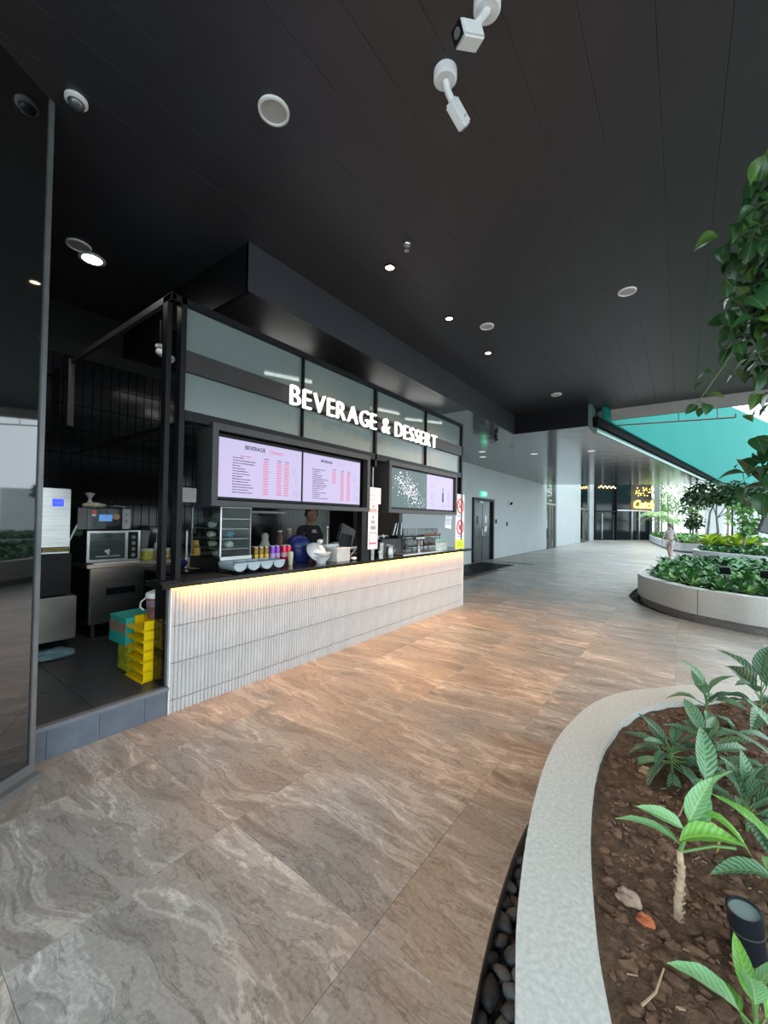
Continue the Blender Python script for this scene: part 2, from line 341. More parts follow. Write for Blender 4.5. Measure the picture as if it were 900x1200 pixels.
# ------------------------------------------------------------ ceilings
b = NB(); bx(b, -6.3, -3.26, -2.5, 2.19, 4.18, 4.3); bx(b, -3.26, 3.2, -2.5, 10.32, 4.18, 4.3); ceil = struct('ceiling', b, blackmatte)
bm_ = NB(); bx(bm_, .0, .311, 0, 12.75, 0, .022); bmesh.ops.bevel(bm_, geom=[e for e in bm_.edges if all(v.co.z < .01 for v in e.verts)], offset=.002, segments=1, affect='EDGES')
board = mesh_of(bm_, charcoal)
bm_ = NB(); bx(bm_, .0, .311, 0, 4.65, 0, .022); boards = mesh_of(bm_, charcoal)
for i in range(-10, 10): piece('ceiling_board', board, ceil, (.01+i*.3125-.12, -2.45, 4.158))
for i in range(-20, -10): piece('ceiling_board', boards, ceil, (.01+i*.3125-.12, -2.46, 4.158))
# dropped mirror ceiling over the kiosk and the far hall, with its right-hand edge running away along the teal wall
b = NB(); prism(b, [(-6.3, 2.22), (-3.24, 2.22), (-3.24, 7.06), (-6.3, 7.06)], 3.7, 3.82); struct('ceiling', b, mat('shade darkened soffit', (.02, .02, .021), .42, var=.1))  # same mirror ceiling; its dark look over the kiosk is put into the colour
b = NB(); prism(b, [(-6.3, 7.06), (-3.24, 7.06), (-3.24, 9.62), (-1.58, 9.62), (-1.52, 9.95), (1.52, 27.6), (-6.3, 23.75)], 3.7, 3.82)
low = struct('ceiling', b, soffit)
sbox('trim_1', -6.3, -3.24, 2.19, 2.225, 3.695, 4.16, blackm)
sbox('trim_2', -3.27, -3.235, 2.19, 9.64, 3.695, 4.16, charcoal)
sbox('trim_3', -3.27, -1.57, 9.61, 9.65, 3.695, 4.16, blackm)
sbox('trim_4', -1.60, 3.2, 10.33, 10.43, 3.93, 4.17, trim)
sbox('trim_5', -1.63, -1.56, 9.6, 10.4, 3.66, 4.17, mat('green grey edge', (.10, .16, .15), .4))
# edge beam, its rail and the teal wall above it
b = NB()
def along(y, dx=0): return V((-1.5+.172*(y-10)+dx, y))
for dx0, dx1, y0, y1, z0, z1 in ((-.03, .10, 9.7, 47, 3.70, 3.90),):
    a = [along(y0, dx0), along(y0, dx1), along(y1, dx1), along(y1, dx0)]; prism(b, a, z0, z1)
struct('trim_6', b, blackmatte)
b = NB(); prism(b, [along(9.9, -.04), along(9.9, .02), along(47, .02), along(47, -.04)], 3.60, 3.70); struct('trim_7', b, mat('sea green edge glass', (.10, .24, .22), .3))
tw = NB()
q = [(10.0, 3.88), (72, 3.88), (72, 14.9), (34.9, 9.21), (10.0, 5.4)]
va = [tw.verts.new((*along(y, .08), z)) for y, z in q]; vb = [tw.verts.new((*along(y, .16), z)) for y, z in q]
tw.faces.new(va); tw.faces.new(vb[::-1])
for i in range(5): tw.faces.new([va[i], vb[i], vb[(i+1) % 5], va[(i+1) % 5]])
struct('wall_right', tw, tealm)
b = NB(); tube(b, [(-1.42, 10.8, 3.90), (.89, 10.8, 3.79)], .016); tube(b, [(.89, 10.8, 3.79), (.89, 10.8, 3.86)], .014); tube(b, [(-.05, 10.8, 3.835), (-.05, 10.8, 4.2), (-.05, 10.38, 4.2)], .008); tube(b, [(.6, 10.8, 3.80), (.6, 10.8, 4.2), (.6, 10.38, 4.2)], .008)
pipe = ob('sprinkler_pipe', b, mat('brown pipe', (.10, .045, .04), .5)); tag(pipe, 'thin brown pipe running below the beige fascia in front of the teal wall', 'pipe')

# ------------------------------------------------------------ corridor walls
sbox('wall_left', -6.6, -6.3, 7.06, 14.05, 0, 3.75, wallp); sbox('wall_left', -6.6, -6.3, 16.15, 24.4, 0, 3.75, wallp)
sbox('wall_left', -6.6, -6.3, 14.05, 16.15, 2.47, 3.75, wallp)
sbox('wall_left', -6.6, -6.3, 26.8, 34.3, 0, 5.6, wallw); sbox('wall_left', -6.6, -6.3, 38.3, 41, 0, 5.6, wallw)
sbox('wall_back_far', -6.9, -6.62, 7, 38.2, 0, 5.6, mat('dark grey wall', (.10, .11, .115), .6))  # plain dark grey wall behind the corridor wall
d = thing('door_1', 'x', 'door', (-6.35, 15.1, 0)); del d['label']; del d['category']; d['kind'] = 'structure'
box('door_frame', -6.40, -6.24, 14.05, 14.17, 0, 2.47, blackm, d); box('door_frame', -6.40, -6.24, 16.0, 16.15, 0, 2.47, blackm, d); box('door_frame', -6.40, -6.24, 14.17, 16.0, 2.38, 2.47, blackm, d)
box('door_leaf', -6.38, -6.32, 14.17, 15.06, .01, 2.38, dsteel, d, bev=.004); box('door_leaf', -6.38, -6.32, 15.10, 16.0, .01, 2.38, dsteel, d, bev=.004)
for y in (14.97, 15.19):
    b = NB(); tube(b, [(-6.32, y, 1.0), (-6.27, y, 1.0), (-6.27, y, 1.25), (-6.32, y, 1.25)], .012); ob('door_handle', b, steel, d)
box('notice_plate', -6.322, -6.317, 14.5, 14.68, 1.45, 1.75, mat('dark notice', (.03, .03, .03), .5), d); box('notice_plate', -6.322, -6.317, 15.35, 15.52, 1.5, 1.8, paper, d); box('notice_plate', -6.322, -6.317, 15.35, 15.52, 1.15, 1.38, paper, d)
box('door_closer', -6.32, -6.26, 14.7, 15.0, 2.28, 2.35, steel, d)
e = thing('exit_sign', 'small green lit exit sign above the steel double door', 'sign', (-6.28, 15.06, 2.56))
box('sign_box', -6.30, -6.24, 14.8, 15.34, 2.55, 2.74, mat('green exit lens', (.02, .5, .25), .4, em=1.1, emc=(.03, .85, .40), var=.02), e, bev=.006)
textX('lettering', 'EXIT', .16, mat('exit letter', (.9, 1, .95), .5, em=1.6, emc=(.85, 1, .9), var=0), e, (-6.238, 15.07, 2.59), 1.1, align='CENTER')
for y, z, l in ((16.47, 1.57, 'small dark push button on the pale wall just right of the steel door'), (17.8, 1.46, 'small dark square switch on the pale wall, farther from the steel door')):
    b = NB(); bx(b, -6.30, -6.27, y-.06, y+.06, z-.09, z+.09); s = ob('wall_switch', b, blackp, bev=.005); tag(s, l, 'switch')
t = thing('wall_camera', 'black and white dome camera high on the pale corridor wall', 'camera', (-6.3, 18.1, 2.4))
b = NB(); lathe(b, [(0, 0), (.13, 0), (.13, .05), (.10, .07), (0, .07)], (-6.3, 18.1, 2.4), 20, (1, 0, 0)); ob('mount', b, white, t, True)
b = NB(); blob(b, (-6.21, 18.08, 2.39), .075, (1, 1, 1)); ob('dome', b, blackp, t, True)
# tall glazed slots in the corridor wall
mull = mat('steel mullion', (.30, .31, .31), .3, .8)
def slot(n, y0, y1, zt):
    o = bpy.data.objects.new('window_%d' % n, None); COL.objects.link(o); o.location = (-6.4, (y0+y1)/2, 0); ORG[o] = V(o.location); o['kind'] = 'structure'
    box('window_pane', -6.42, -6.40, y0, y1, 0, zt, darkglass, o)
    for y in (y0+.1, (y0+y1)/2-.25, (y0+y1)/2+.25, y1-.1): box('mullion', -6.40, -6.33, y-.06, y+.06, 0, zt if y in (y0+.1, y1-.1) else 2.6, mull, o)
    box('transom', -6.40, -6.34, y0, y1, 2.6, 2.72, mull, o)
slot(1, 24.4, 26.8, 5.6); slot(2, 34.3, 38.3, 5.6)
# far glazed shop fronts, set obliquely
def oblique(bm, a, bb, d0, d1, z0, z1):
    a = V(a); bb = V(bb); t = (bb-a).normalized(); n = V((t.y, -t.x)); prism(bm, [a+n*d0, bb+n*d0, bb+n*d1, a+n*d1], z0, z1)
A, Bq, Cq = (-6.21, 40.2), (-4.71, 42.3), (-2.1, 45.8)
def lerp(a, b_, t): return (a[0]+(b_[0]-a[0])*t, a[1]+(b_[1]-a[1])*t)
o = thing('dark_storefront', 'tall dark glass shop front at the far end of the hall', 'storefront', (-5.4, 41.2, 0))
dimglass = mat('dim shop glass', (.012, .014, .016), .12, var=0, spec=.35)
b = NB(); oblique(b, A, Bq, -.3, -.22, 0, 5.6); ob('glazing', b, dimglass, o)
b = NB()
for t0 in (0, .96): oblique(b, lerp(A, Bq, t0), lerp(A, Bq, t0+.04), -.3, .05, 0, 5.6)
ob('post', b, blackm, o)
b = NB(); oblique(b, A, Bq, -.25, .0, 2.55, 2.68); ob('transom', b, blackm, o)
b = NB(); oblique(b, lerp(A, Bq, .08), lerp(A, Bq, .9), -.9, -.8, 4.15, 4.22); ob('lamp_strip', b, tubem, o)
b = NB(); oblique(b, lerp(A, Bq, .36), lerp(A, Bq, .42), -.2, -.15, .1, 2.4); oblique(b, lerp(A, Bq, .9), lerp(A, Bq, .93), -.2, -.15, .1, 2.4); ob('pull_handle', b, mull, o)
o = thing('lit_storefront', 'far shop front with glowing yellow script sign over glass doors', 'storefront', (-3.4, 44, 0))
b = NB(); oblique(b, lerp(Bq, Cq, .42), Cq, -.3, -.2, 2.75, 5.6); ob('sign_fascia', b, mat('brown fascia', (.06, .05, .045), .35), o)
b = NB(); oblique(b, Bq, lerp(Bq, Cq, .42), -.3, -.24, 0, 5.6); oblique(b, lerp(Bq, Cq, .42), Cq, -.3, -.24, 0, 2.75); ob('glazing', b, dimglass, o)
b = NB()
for t0 in (0, .42, .62, .97): oblique(b, lerp(Bq, Cq, t0), lerp(Bq, Cq, t0+.03), -.24, -.1, 0, 2.75)
ob('mullion', b, mull, o)
b = NB(); oblique(b, Bq, Cq, -.24, -.12, 2.7, 2.8); ob('transom', b, paper, o)
b = NB(); wm = mat('warm shop lamps', (1, .7, .3), .5, em=5, emc=(1, .62, .25), var=0)
for q_ in range(9): p = lerp(A, Bq, .12+.09*q_); blob(b, (p[0]+.12, p[1]-.08, 4.75+.12*(q_ % 2)), .07, sub=1)
ob('warm_lamps', b, wm, bpy.data.objects['dark_storefront'], kind='stuff')
neon = mat('yellow lit script', (1, .75, .15), .5, em=3.5, emc=(1, .62, .10), var=0)
tt = textmesh('Catch', 1.05, neon, .04, 'CENTER', offset=.02); dv = (V(Cq)-V(Bq)).normalized()
for v in tt.vertices: v.co.x += v.co.y*.25
pc = lerp(Bq, Cq, .72); piece('script_sign', tt, o, (pc[0]+dv.y*-.02, pc[1]+.0, 3.0), Matrix(((dv.x, 0, dv.y), (dv.y, 0, -dv.x), (0, 1, 0))))
b = NB()
for i in range(26):
    k = R.random(); z = 4.15+R.random()*.9; p = lerp(Bq, Cq, .47+.46*k); blob(b, (p[0]+.1, p[1]-.06, z), .055, sub=1)
ob('fairy_lights', b, neon, o, kind='stuff')
# green-grey reflective partition right of the sign
o = sbox('wall_end_far', -2.05, -1.6, 45.6, 46.2, 0, 5.6, mat('partition', (.18, .2, .2), .3))
sbox('wall_front', 2.95, 9, 37.7, 38, 0, 3.5, wallw); sbox('trim_8', 2.88, 2.97, 37.55, 37.75, 0, 3.5, blackm)
sbox('wall_front', 1.6, 2.9, 44, 44.3, 0, 3.4, wallw)

# ------------------------------------------------------------ kiosk shell
b = NB(); bx(b, -6.05, -3.345, .72, 7.0, 0, .20); kf = struct('floor', b, grout)
pm = NB(); bx(pm, 0, .596, 0, .596, 0, .02); pme = mesh_of(pm, plat)
sm = NB(); bx(sm, 0, .02, 0, .295, 0, .195); sme = mesh_of(sm, stepm)
for i in range(5):
    for j in range(11):
        x = -3.92-.6*i+.0; y = .5+.6*j
        if y > 6.9: continue
        c = pme
        piece('tile', pme, kf, (x if i else -3.916, y, .20))
for y in (.525, .823, 1.121): piece('step_tile', sme, kf, (-3.325, y, .0))
sm2 = sme.copy()
for v in sm2.vertices: v.co.y *= .55
piece('step_tile', sm2, kf, (-3.325, 1.419, .0))
b = NB(); bx(b, -3.34, -3.29, .72, 1.59, .195, .222); ob('step_nosing', b, mat('step edge', (.16, .175, .2), .5), kf)
# black tiled back wall and side wall
b = NB(); bx(b, -6.3, -6.02, .70, 2.2, 0, 4.18); bx(b, -6.3, -6.02, 2.2, 7.06, 0, 3.7); kb = struct('wall_back', b, mat('black grout', (.02, .02, .02), .9, spec=.1))
tb = NB(); bx(tb, 0, .014, 0, .098, 0, .296); bmesh.ops.bevel(tb, geom=[e for e in tb.edges if all(v.co.x > .01 for v in e.verts)], offset=.004, segments=1, affect='EDGES'); bt = mesh_of(tb, btile)
for i in range(27):
    for j in range(11): piece('tile', bt, kb, (-6.02, .74+i*.1014, .24+j*.3))
b = NB()
for i in range(36):
    for j in range(11): y = 3.48+i*.1; z = .24+j*.3; bx(b, -6.02, -6.007, y+.001, y+.097, z, z+.296)
ob('tile_field', b, btile, kb, kind='stuff')
b = NB(); prism(b, [(-3.17, .705), (-2.44, -.5), (-6.3, -.5), (-6.3, .70), (-3.3, .70)], 0, 4.16); sw = struct('wall_side', b, blackmatte)
t = V((.73, -1.205)).normalized(); n = V((-t.y, t.x)); n = n if n.x > 0 else -n
def edgep(s, d): p = V((-3.17, .705))+t*s+n*d; return p
b = NB(); prism(b, [edgep(.02, .002), edgep(1.3, .002), edgep(1.3, .02), edgep(.02, .02)], .09, 4.16); ob('mirror_glass', b, darkglass, sw)
b = NB(); prism(b, [edgep(-.012, -.03), edgep(.018, -.03), edgep(.018, .03), edgep(-.012, .03)], 0, 4.16); ob('edge_strip', b, mat('grey edge strip', (.16, .17, .18), .35, .4), sw)
b = NB(); prism(b, [edgep(-.01, 0), edgep(1.35, 0), edgep(1.35, .085), edgep(-.01, .085)], 0, .035); prism(b, [edgep(-.0, 0), edgep(1.35, 0), edgep(1.35, .035), edgep(.0, .035)], .035, .09); ob('plinth', b, mat('plinth', (.13, .135, .14), .35), sw)
# far end wall with the pass-through
we = NB(); bx(we, -6.02, -4.74, 6.94, 7.06, .22, 3.7); bx(we, -4.74, -3.36, 6.94, 7.06, .22, 1.0); bx(we, -4.74, -3.46, 6.94, 7.06, 1.93, 2.44); struct('wall_end', we, mat('brown grey board', (.13, .115, .10), .6))
# counter
c = thing('kiosk_counter', 'long drinks counter with white fluted tile front and black top', 'counter', (-3.6, 4.3, 0))
box('core', -3.46, -3.325, 1.6, 6.99, 0, 1.0, wgrout, c)
b = NB(); prism(b, [(-3.235, 1.49), (-3.235, 7.24), (-3.95, 7.24), (-3.95, 1.98), (-3.53, 1.98), (-3.53, 1.49)], 1.02, 1.06); ob('worktop', b, topm, c)
fm = NB(); nf = 9
ys = [i*.2990/(nf*6) for i in range(nf*6+1)]
prof = [(-.0+.016*abs(math.sin(math.pi*y/(.2990/nf)))**.6+.004, y) for y in ys]
lo_ = [fm.verts.new((x, y, 0)) for x, y in prof]; hi_ = [fm.verts.new((x, y, .292)) for x, y in prof]
for i in range(len(prof)-1): fm.faces.new([lo_[i], lo_[i+1], hi_[i+1], hi_[i]])
bl = fm.verts.new((0, 0, 0)); br_ = fm.verts.new((0, .299, 0)); tl = fm.verts.new((0, 0, .292)); tr_ = fm.verts.new((0, .299, .292))
fm.faces.new([bl]+lo_+[br_]); fm.faces.new([tl]+hi_+[tr_]); fm.faces.new([bl, lo_[0], hi_[0], tl]); fm.faces.new([br_, lo_[-1], hi_[-1], tr_])
fme = mesh_of(fm, wtile)
fm2 = fme.copy()
for v in fm2.vertices: v.co.z *= .098/.292
for i in range(18):
    for j in range(3): piece('fluted_tile', fme, c, (-3.325, 1.60+i*.2995, .105+j*.2985))
    piece('fluted_tile', fm2, c, (-3.325, 1.60+i*.2995, 0))
box('led_strip', -3.32, -3.30, 1.6, 6.98, 1.0, 1.015, ledm, c)
box('corner_trim', -3.33, -3.298, 6.985, 7.0, 0, 1.0, white, c); box('corner_trim', -3.33, -3.298, 1.588, 1.6, 0, 1.0, white, c)
ct = NB(); bx(ct, 0, .083, 0, .012, 0, .291); ctm = mesh_of(ct, btile)
box('cheek_core', -3.52, -3.335, 1.575, 1.6, .22, 1.0, grout, c)
for j in range(3):
    for k in range(2): piece('black_tile', ctm, c, (-3.515+k*.09, 1.564, .115+j*.3+.02 if j else .225))
lamp('led_glow', 'AREA', (-3.262, 4.29, 1.012), 17, (1, .36, .05), .03, 5.3, (0, math.radians(24), 0))
# canopy frame above the counter
k = thing('kiosk_canopy', 'black metal canopy frame with grey glass over the counter', 'canopy', (-3.35, 4.25, 1.06))
F0, F1 = -3.38, -3.30
def fb(name, y0, y1, z0, z1, x0=F0, x1=F1, m=blackm): return box(name, x0, x1, y0, y1, z0, z1, m, k, bev=.002)
fb('post', 1.62, 1.665, 1.06, 3.40); fb('post', 1.535, 1.575, 1.06, 3.40, -3.44, -3.36)
fb('cross_bar', 1.535, 6.92, 3.345, 3.40); fb('cross_bar', 1.665, 6.92, 2.80, 2.975, m=mat('brown black band', (.022, .019, .018), .4)); fb('cross_bar', 1.665, 6.92, 2.39, 2.475)
fb('post', 6.865, 6.92, 1.06, 3.345); fb('post', 4.03, 4.19, 1.06, 2.39, -3.42, -3.34); fb('post', 4.235, 4.275, 2.3, 3.345)
box('post_foot', -3.46, -3.28, 1.50, 1.70, 1.06, 1.075, blackm, k)
b = NB(); tube(b, [(-3.36, 4.265, 1.8), (-3.36, 4.265, 2.39)], .012); ob('cable_pipe', b, mull, k)
fb('mullion', 2.953, 2.965, 2.475, 3.345); fb('mullion', 5.572, 5.59, 2.475, 3.345)
for a0, a1 in ((1.68, 2.953), (2.965, 4.235), (4.275, 5.572), (5.59, 6.865)):
    for z0, z1 in ((2.975, 3.345), (2.475, 2.80)): fb('glass_pane', a0, a1, z0, z1, -3.35, -3.342, filmglass)
# side frame going back over the open end
bsteel = mat('greyish frame metal', (.07, .068, .065), .45, .3)
box('side_bar', -5.72, -3.30, 1.535, 1.575, 3.345, 3.40, bsteel, k); box('side_post', -5.76, -5.70, 1.52, 1.58, 2.62, 3.40, bsteel, k)
box('side_bar', -6.0, -3.44, 1.75, 1.79, 2.39, 2.43, blackm, k)
for y0, y1 in ((1.9, 4.10), (4.53, 6.64)):
    b = NB(); z0, z1 = 1.69, 2.42
    for a in ((y0, y1, z1-.06, z1), (y0, y1, z0, z0+.05), (y0, y0+.055, z0+.05, z1-.06), (y1-.055, y1, z0+.05, z1-.06)): bx(b, -3.50, -3.27, a[0], a[1], a[2], a[3])
    bx(b, -3.52, -3.50, y0, y1, z0, z1); ob('screen_housing', b, mat('housing grey black', (.035, .036, .038), .45), k)
# sign letters, one part each
s = thing('kiosk_sign', 'white lit letters spelling BEVERAGE & DESSERT on the canopy', 'sign', (-3.27, 4.3, 2.78))
txt = 'BEVERAGE & DESSERT'; raws = []; tot = 0
for ch in txt:
    if ch == ' ': raws.append(None); tot += .085; continue
    me = textmesh(ch, .305, signlit, .018, offset=-.003); xs = [v.co.x for v in me.vertices]
    for v in me.vertices: v.co.x = (v.co.x-min(xs))*.84
    wd = (max(xs)-min(xs))*.84; raws.append((me, wd)); tot += wd+.040
sc = 3.09/(tot-.040); y = 2.74
for r0 in raws:
    if r0 is None: y += .085*sc; continue
    me, wd = r0
    for v in me.vertices: v.co.x *= sc
    piece('letter', me, s, (-3.262, y, 2.775), FACEX); y += (wd+.040)*sc
b = NB(); bx(b, -3.298, -3.279, 2.8, 5.8, 2.80, 2.815); bx(b, -3.298, -3.279, 2.8, 5.8, 2.93, 2.945); ob('rail', b, blackm, s)

# ------------------------------------------------------------ menu screens
lav = mat('lavender screen', (.04, .03, .06), .3, em=.72, emc=(.60, .53, .80), var=.03)
pink = mat('pink price band', (.05, .03, .04), .5, em=.72, emc=(.74, .45, .72), var=0)
redt = mat('red print', (.1, .01, .01), .5, em=.6, emc=(.80, .16, .28), var=0); dkt = mat('dark print', (.02, .02, .06), .5, em=.04, emc=(.1, .05, .2), var=0)
greyt = mat('faint blue drawing', (.15, .16, .3), .5, em=.45, emc=(.36, .35, .62), var=0)
def screen(label, y0, y1, z0=1.77, z1=2.32):
    o = thing('menu_screen', label, 'screen', (-3.3, (y0+y1)/2, z0-.02)); box('bezel', -3.49, -3.315, y0-.012, y1+.012, z0-.02, z1+.02, blackp, o); return o
def words(bm, y, z, w_, h, rr, X=-3.3075):
    e = y+w_
    while y < e-.006:
        q = min(rr.uniform(.006, .022), e-y); hh = h*rr.uniform(.7, 1); bx(bm, X, X+.0008, y, y+q, z, z+hh); y += q+.004
def menu(o, y0, y1, rows, seed, cols, first):
    rr = random.Random(seed); W = y1-y0
    box('display', -3.315, -3.308, y0, y1, 1.775, 2.31, lav, o)
    textX('heading', 'BEVERAGE', .052 if first else .042, dkt, o, (-3.3074, y0+W*.27, 2.235), .95, .0005, offset=.001)
    textX('script_heading', '| Dessert', .05 if first else .04, redt if first else pink, o, (-3.3074, y0+W*.56, 2.232), .9, .0005)
    b1, b2, b3 = NB(), NB(), NB()
    for i in range(rows):
        z = 2.14-(i*.345/rows)
        words(b1, y0+W*.14, z, W*rr.uniform(.07, .27), .009, rr)
        for j, cx in enumerate(cols):
            if not first and j == 0 and i > 6: continue
            bx(b3, -3.3079, -3.3076, y0+W*(cx-.035), y0+W*(cx+.035), z-.003, z+.013); words(b2, y0+W*(cx-.03), z, W*.06, .009, rr)
    words(b1, y0+W*cols[0]-.02, 2.165, .05, .01, rr); words(b1, y0+W*cols[1]-.02, 2.165, .05, .01, rr); words(b1, y0+W*cols[2]-.02, 2.165, .05, .01, rr)
    if first: words(b2, y0+W*.22, 2.16, W*.12, .013, rr)
    ob('item_print', b1, dkt, o, kind='stuff'); ob('price_band', b3, pink, o, kind='stuff'); ob('price_print', b2, redt, o, kind='stuff')
    b4 = NB()
    for cy, cz, h in ((.89, 2.09, .08), (.93, 1.98, .05), (.90, 1.86, .05), (.95, 1.84, .06)):
        pts = [(-3.307, y0+W*cy+math.cos(a)*.018*(1+.3*math.sin(a)), cz+math.sin(a)*h/2) for a in [i*math.pi/5 for i in range(11)]]; tube(b4, pts, .0018, 4, cap=False)
    ob('cup_drawing', b4, greyt, o)
o = screen('lavender menu screen headed BEVERAGE, left of the two beside each other', 1.985, 2.955); menu(o, 1.985, 2.95, 14, 3, (.52, .69, .79), True)
o = screen('lavender menu screen headed BEVERAGE, next to the centre post', 2.975, 3.94); menu(o, 2.98, 3.935, 16, 5, (.5, .65, .77), False)
o = screen('wide screen showing white specks on green beside lavender drinks page', 4.585, 6.56, 1.76, 2.34)
box('display', -3.315, -3.308, 4.59, 5.62, 1.77, 2.335, mat('dark green picture', (.01, .02, .02), .3, em=.28, emc=(.10, .22, .21), var=.1, scale=3), o)
box('display', -3.315, -3.3078, 5.62, 6.55, 1.77, 2.335, lav, o)
b = NB()
for i in range(300):
    a = R.gauss(0, 1); c2 = R.gauss(0, 1); y = 5.08+.17*a+.05*c2; z = 2.06-.10*a+.075*c2
    if 4.62 < y < 5.6 and 1.79 < z < 2.32: lathe(b, [(R.uniform(.004, .0085), 0), (0, .001)], (-3.3078, y, z), 6, (1, 0, 0))
ob('white_specks', b, mat('white speck', (.8, .85, 1), .5, em=.8, emc=(.7, .78, 1), var=0), o, kind='stuff')
b = NB(); tube(b, [(-3.307, 5.58, 1.93), (-3.307, 5.42, 1.87), (-3.307, 5.36, 1.79)], .004, 5); ob('hair_strand', b, greyt, o)
b = NB(); rr = random.Random(9)
for cy in (5.80, 6.17, 6.38):
    for z in (1.83, 1.85): words(b, cy-.05, z, .11, .008, rr, -3.307)
words(b, 5.74, 2.19, .14, .01, rr, -3.307); words(b, 5.74, 2.15, .12, .01, rr, -3.307)
ob('caption_print', b, greyt, o, kind='stuff')
b = NB(); prism(b, [(0, 0)]*0 or [(-3.307, 6.14), (-3.306, 6.14), (-3.306, 6.19), (-3.307, 6.19)], 1.90, 2.06); bx(b, -3.307, -3.306, 6.155, 6.175, 2.06, 2.15); ob('bottle_picture', b, dkt, o)
b = NB(); tube(b, [(-3.307, 5.80+.045*math.cos(a), 1.99+.06*math.sin(a)) for a in [i*math.pi/6 for i in range(13)]], .003, 4); tube(b, [(-3.307, 6.38+.03*math.cos(a), 2.0+.09*math.sin(a)) for a in [i*math.pi/6 for i in range(13)]], .003, 4); ob('glass_drawing', b, greyt, o)

# ------------------------------------------------------------ ceiling fittings
def downlight(x, y, z, r, lens, label, grp=None, energy=0, col=(1, .72, .42), spot=100, cat='light'):
    t = thing('downlight', label, cat, (x, y, z), grp)
    b = NB(); lathe(b, [(r, -.001), (r*1.35, -.002), (r*1.35, -.010), (r, -.012)], (x, y, z), 24); lathe(b, [(r, -.012), (r, -.001)], (x, y, z), 24); ob('trim_ring', b, white if lens is wlm else blackm, t, True)
    b = NB(); lathe(b, [(0, -.004), (r, -.004), (r, -.001), (0, -.001)], (x, y, z), 24); ob('lens', b, lens, t)
    if energy: lamp('downlight_beam', 'SPOT', (x, y, z-.05), energy, col, r*.7, spot=spot, blend=.9)
downlight(-2.385, 3.25, 4.158, .045, dlm, 'warm downlight nearest the cameras in the row of three', energy=130, col=(1, .56, .26))
downlight(-2.37, 4.52, 4.158, .045, dlm, 'warm downlight in the middle of the row of three', energy=230, col=(1, .55, .25))
downlight(-2.37, 5.8, 4.158, .045, dlm, 'warm downlight farthest in the row of three, near the dark bulkhead', energy=330, col=(1, .54, .24))
downlight(-4.75, 1.43, 4.158, .085, wlm, 'bright white downlight over the open kitchen end', energy=26, col=(1, .95, .88), spot=150)
def speaker(x, y, z, r, label, g=None, nm='ceiling_speaker'):
    t = thing(nm, label, 'speaker', (x, y, z), g)
    b = NB(); lathe(b, [(r*.84, -.004), (r*.86, -.016), (r, -.014), (r*1.02, 0)], (x, y, z), 28); ob('rim', b, white, t, True)
    b = NB(); lathe(b, [(0, -.006), (r*.84, -.006)], (x, y, z), 28)
    ob('grille', b, mat('speaker grille', (.42, .42, .41), .6, var=.2, scale=300), t)
speaker(-2.067, 1.556, 4.158, .095, 'round white ceiling speaker nearest the two white cameras')
speaker(-2.06, 4.99, 4.158, .09, 'round white ceiling speaker beside the warm downlights')
speaker(-.485, 5.1, 4.158, .09, 'round white ceiling speaker toward the teal wall, alone among the boards')
speaker(-2.02, 8.48, 4.158, .10, 'round white ceiling speaker just before the dark bulkhead')
speaker(-4.62, 1.28, 4.158, .10, 'dim grey ceiling speaker beside the bright white downlight')
for i, (x, y) in enumerate(((-5.28, 12.57), (-4.9, 11.6), (-3.69, 12.8), (-2.13, 13.1))):
    b = NB(); lathe(b, [(0, -.005), (.1, -.005), (.11, 0)], (x, y, 3.7), 20); o = ob('recessed_disc', b, mat('pale disc', (.8, .8, .8), .5, em=.5, var=0)); tag(o, ['pale recessed disc in the mirror ceiling nearest the corridor wall', 'pale recessed disc in the mirror ceiling nearest the canopy end', 'pale recessed disc in the mirror ceiling below the dark bulkhead', 'pale recessed disc in the mirror ceiling nearest the teal wall'][i], 'light')
t = thing('fire_sprinkler', 'small grey sprinkler head on the dark ceiling above the warm downlight', 'sprinkler', (-2.06, 3.07, 4.16))
b = NB(); lathe(b, [(0, 0), (.035, 0), (.03, -.012), (.01, -.015), (.008, -.05), (0, -.05)], (-2.06, 3.07, 4.158), 14); ob('stem', b, steel, t, True)
b = NB(); lathe(b, [(0, -.058), (.024, -.06), (.024, -.056)], (-2.06, 3.07, 4.158), 14); ob('deflector', b, steel, t)

def seccam(base, arm_end, body_c, d, size, label, front=True, seed=0):
    t = thing('security_camera', label, 'camera', base)
    B0 = V(base); b = NB(); lathe(b, [(0, 0), (.066, 0), (.066, -.045), (.055, -.055), (0, -.055)], B0, 28); ob('mount', b, white, t, True)
    b = NB(); tube(b, [B0+V((0, 0, -.05)), V(arm_end)+V((0, 0, .01)), V(body_c)], .019, 12); ob('arm', b, white, t, True)
    d = V(d).normalized(); x, y = frame_of(d); rot = Matrix((x, y, d)).transposed() @ Matrix.Rotation(math.radians(0), 3, 'Z')
    b = NB(); obx(b, V(body_c), size, rot); ob('body', b, white, t, True, bev=.010)
    b = NB(); obx(b, V(body_c)+d*(size[2]/2+.001), (size[0]*.86, size[1]*.86, .004), rot); ob('lens_window', b, mat('camera glass', (.01, .01, .011), .08, var=0, spec=.8), t)
    b = NB(); lathe(b, [(0, .004), (.02, .004), (.022, 0)], V(body_c)+d*(size[2]/2+.002), 16, d); ob('lens', b, mat('grey lens', (.12, .12, .12), .3), t)
    b = NB(); obx(b, V(body_c)+x*(size[0]/2+.001)+d*.03, (.002, .03, .012), rot); ob('badge', b, mat('grey badge', (.35, .36, .36), .5), t)
seccam((-.775, 1.83, 4.158), (-.79, 1.80, 4.04), (-.845, 1.77, 3.975), (-.55, -1, -.42), (.082, .082, .135), 'white box security camera with its dark square front turned to the viewer, topmost')
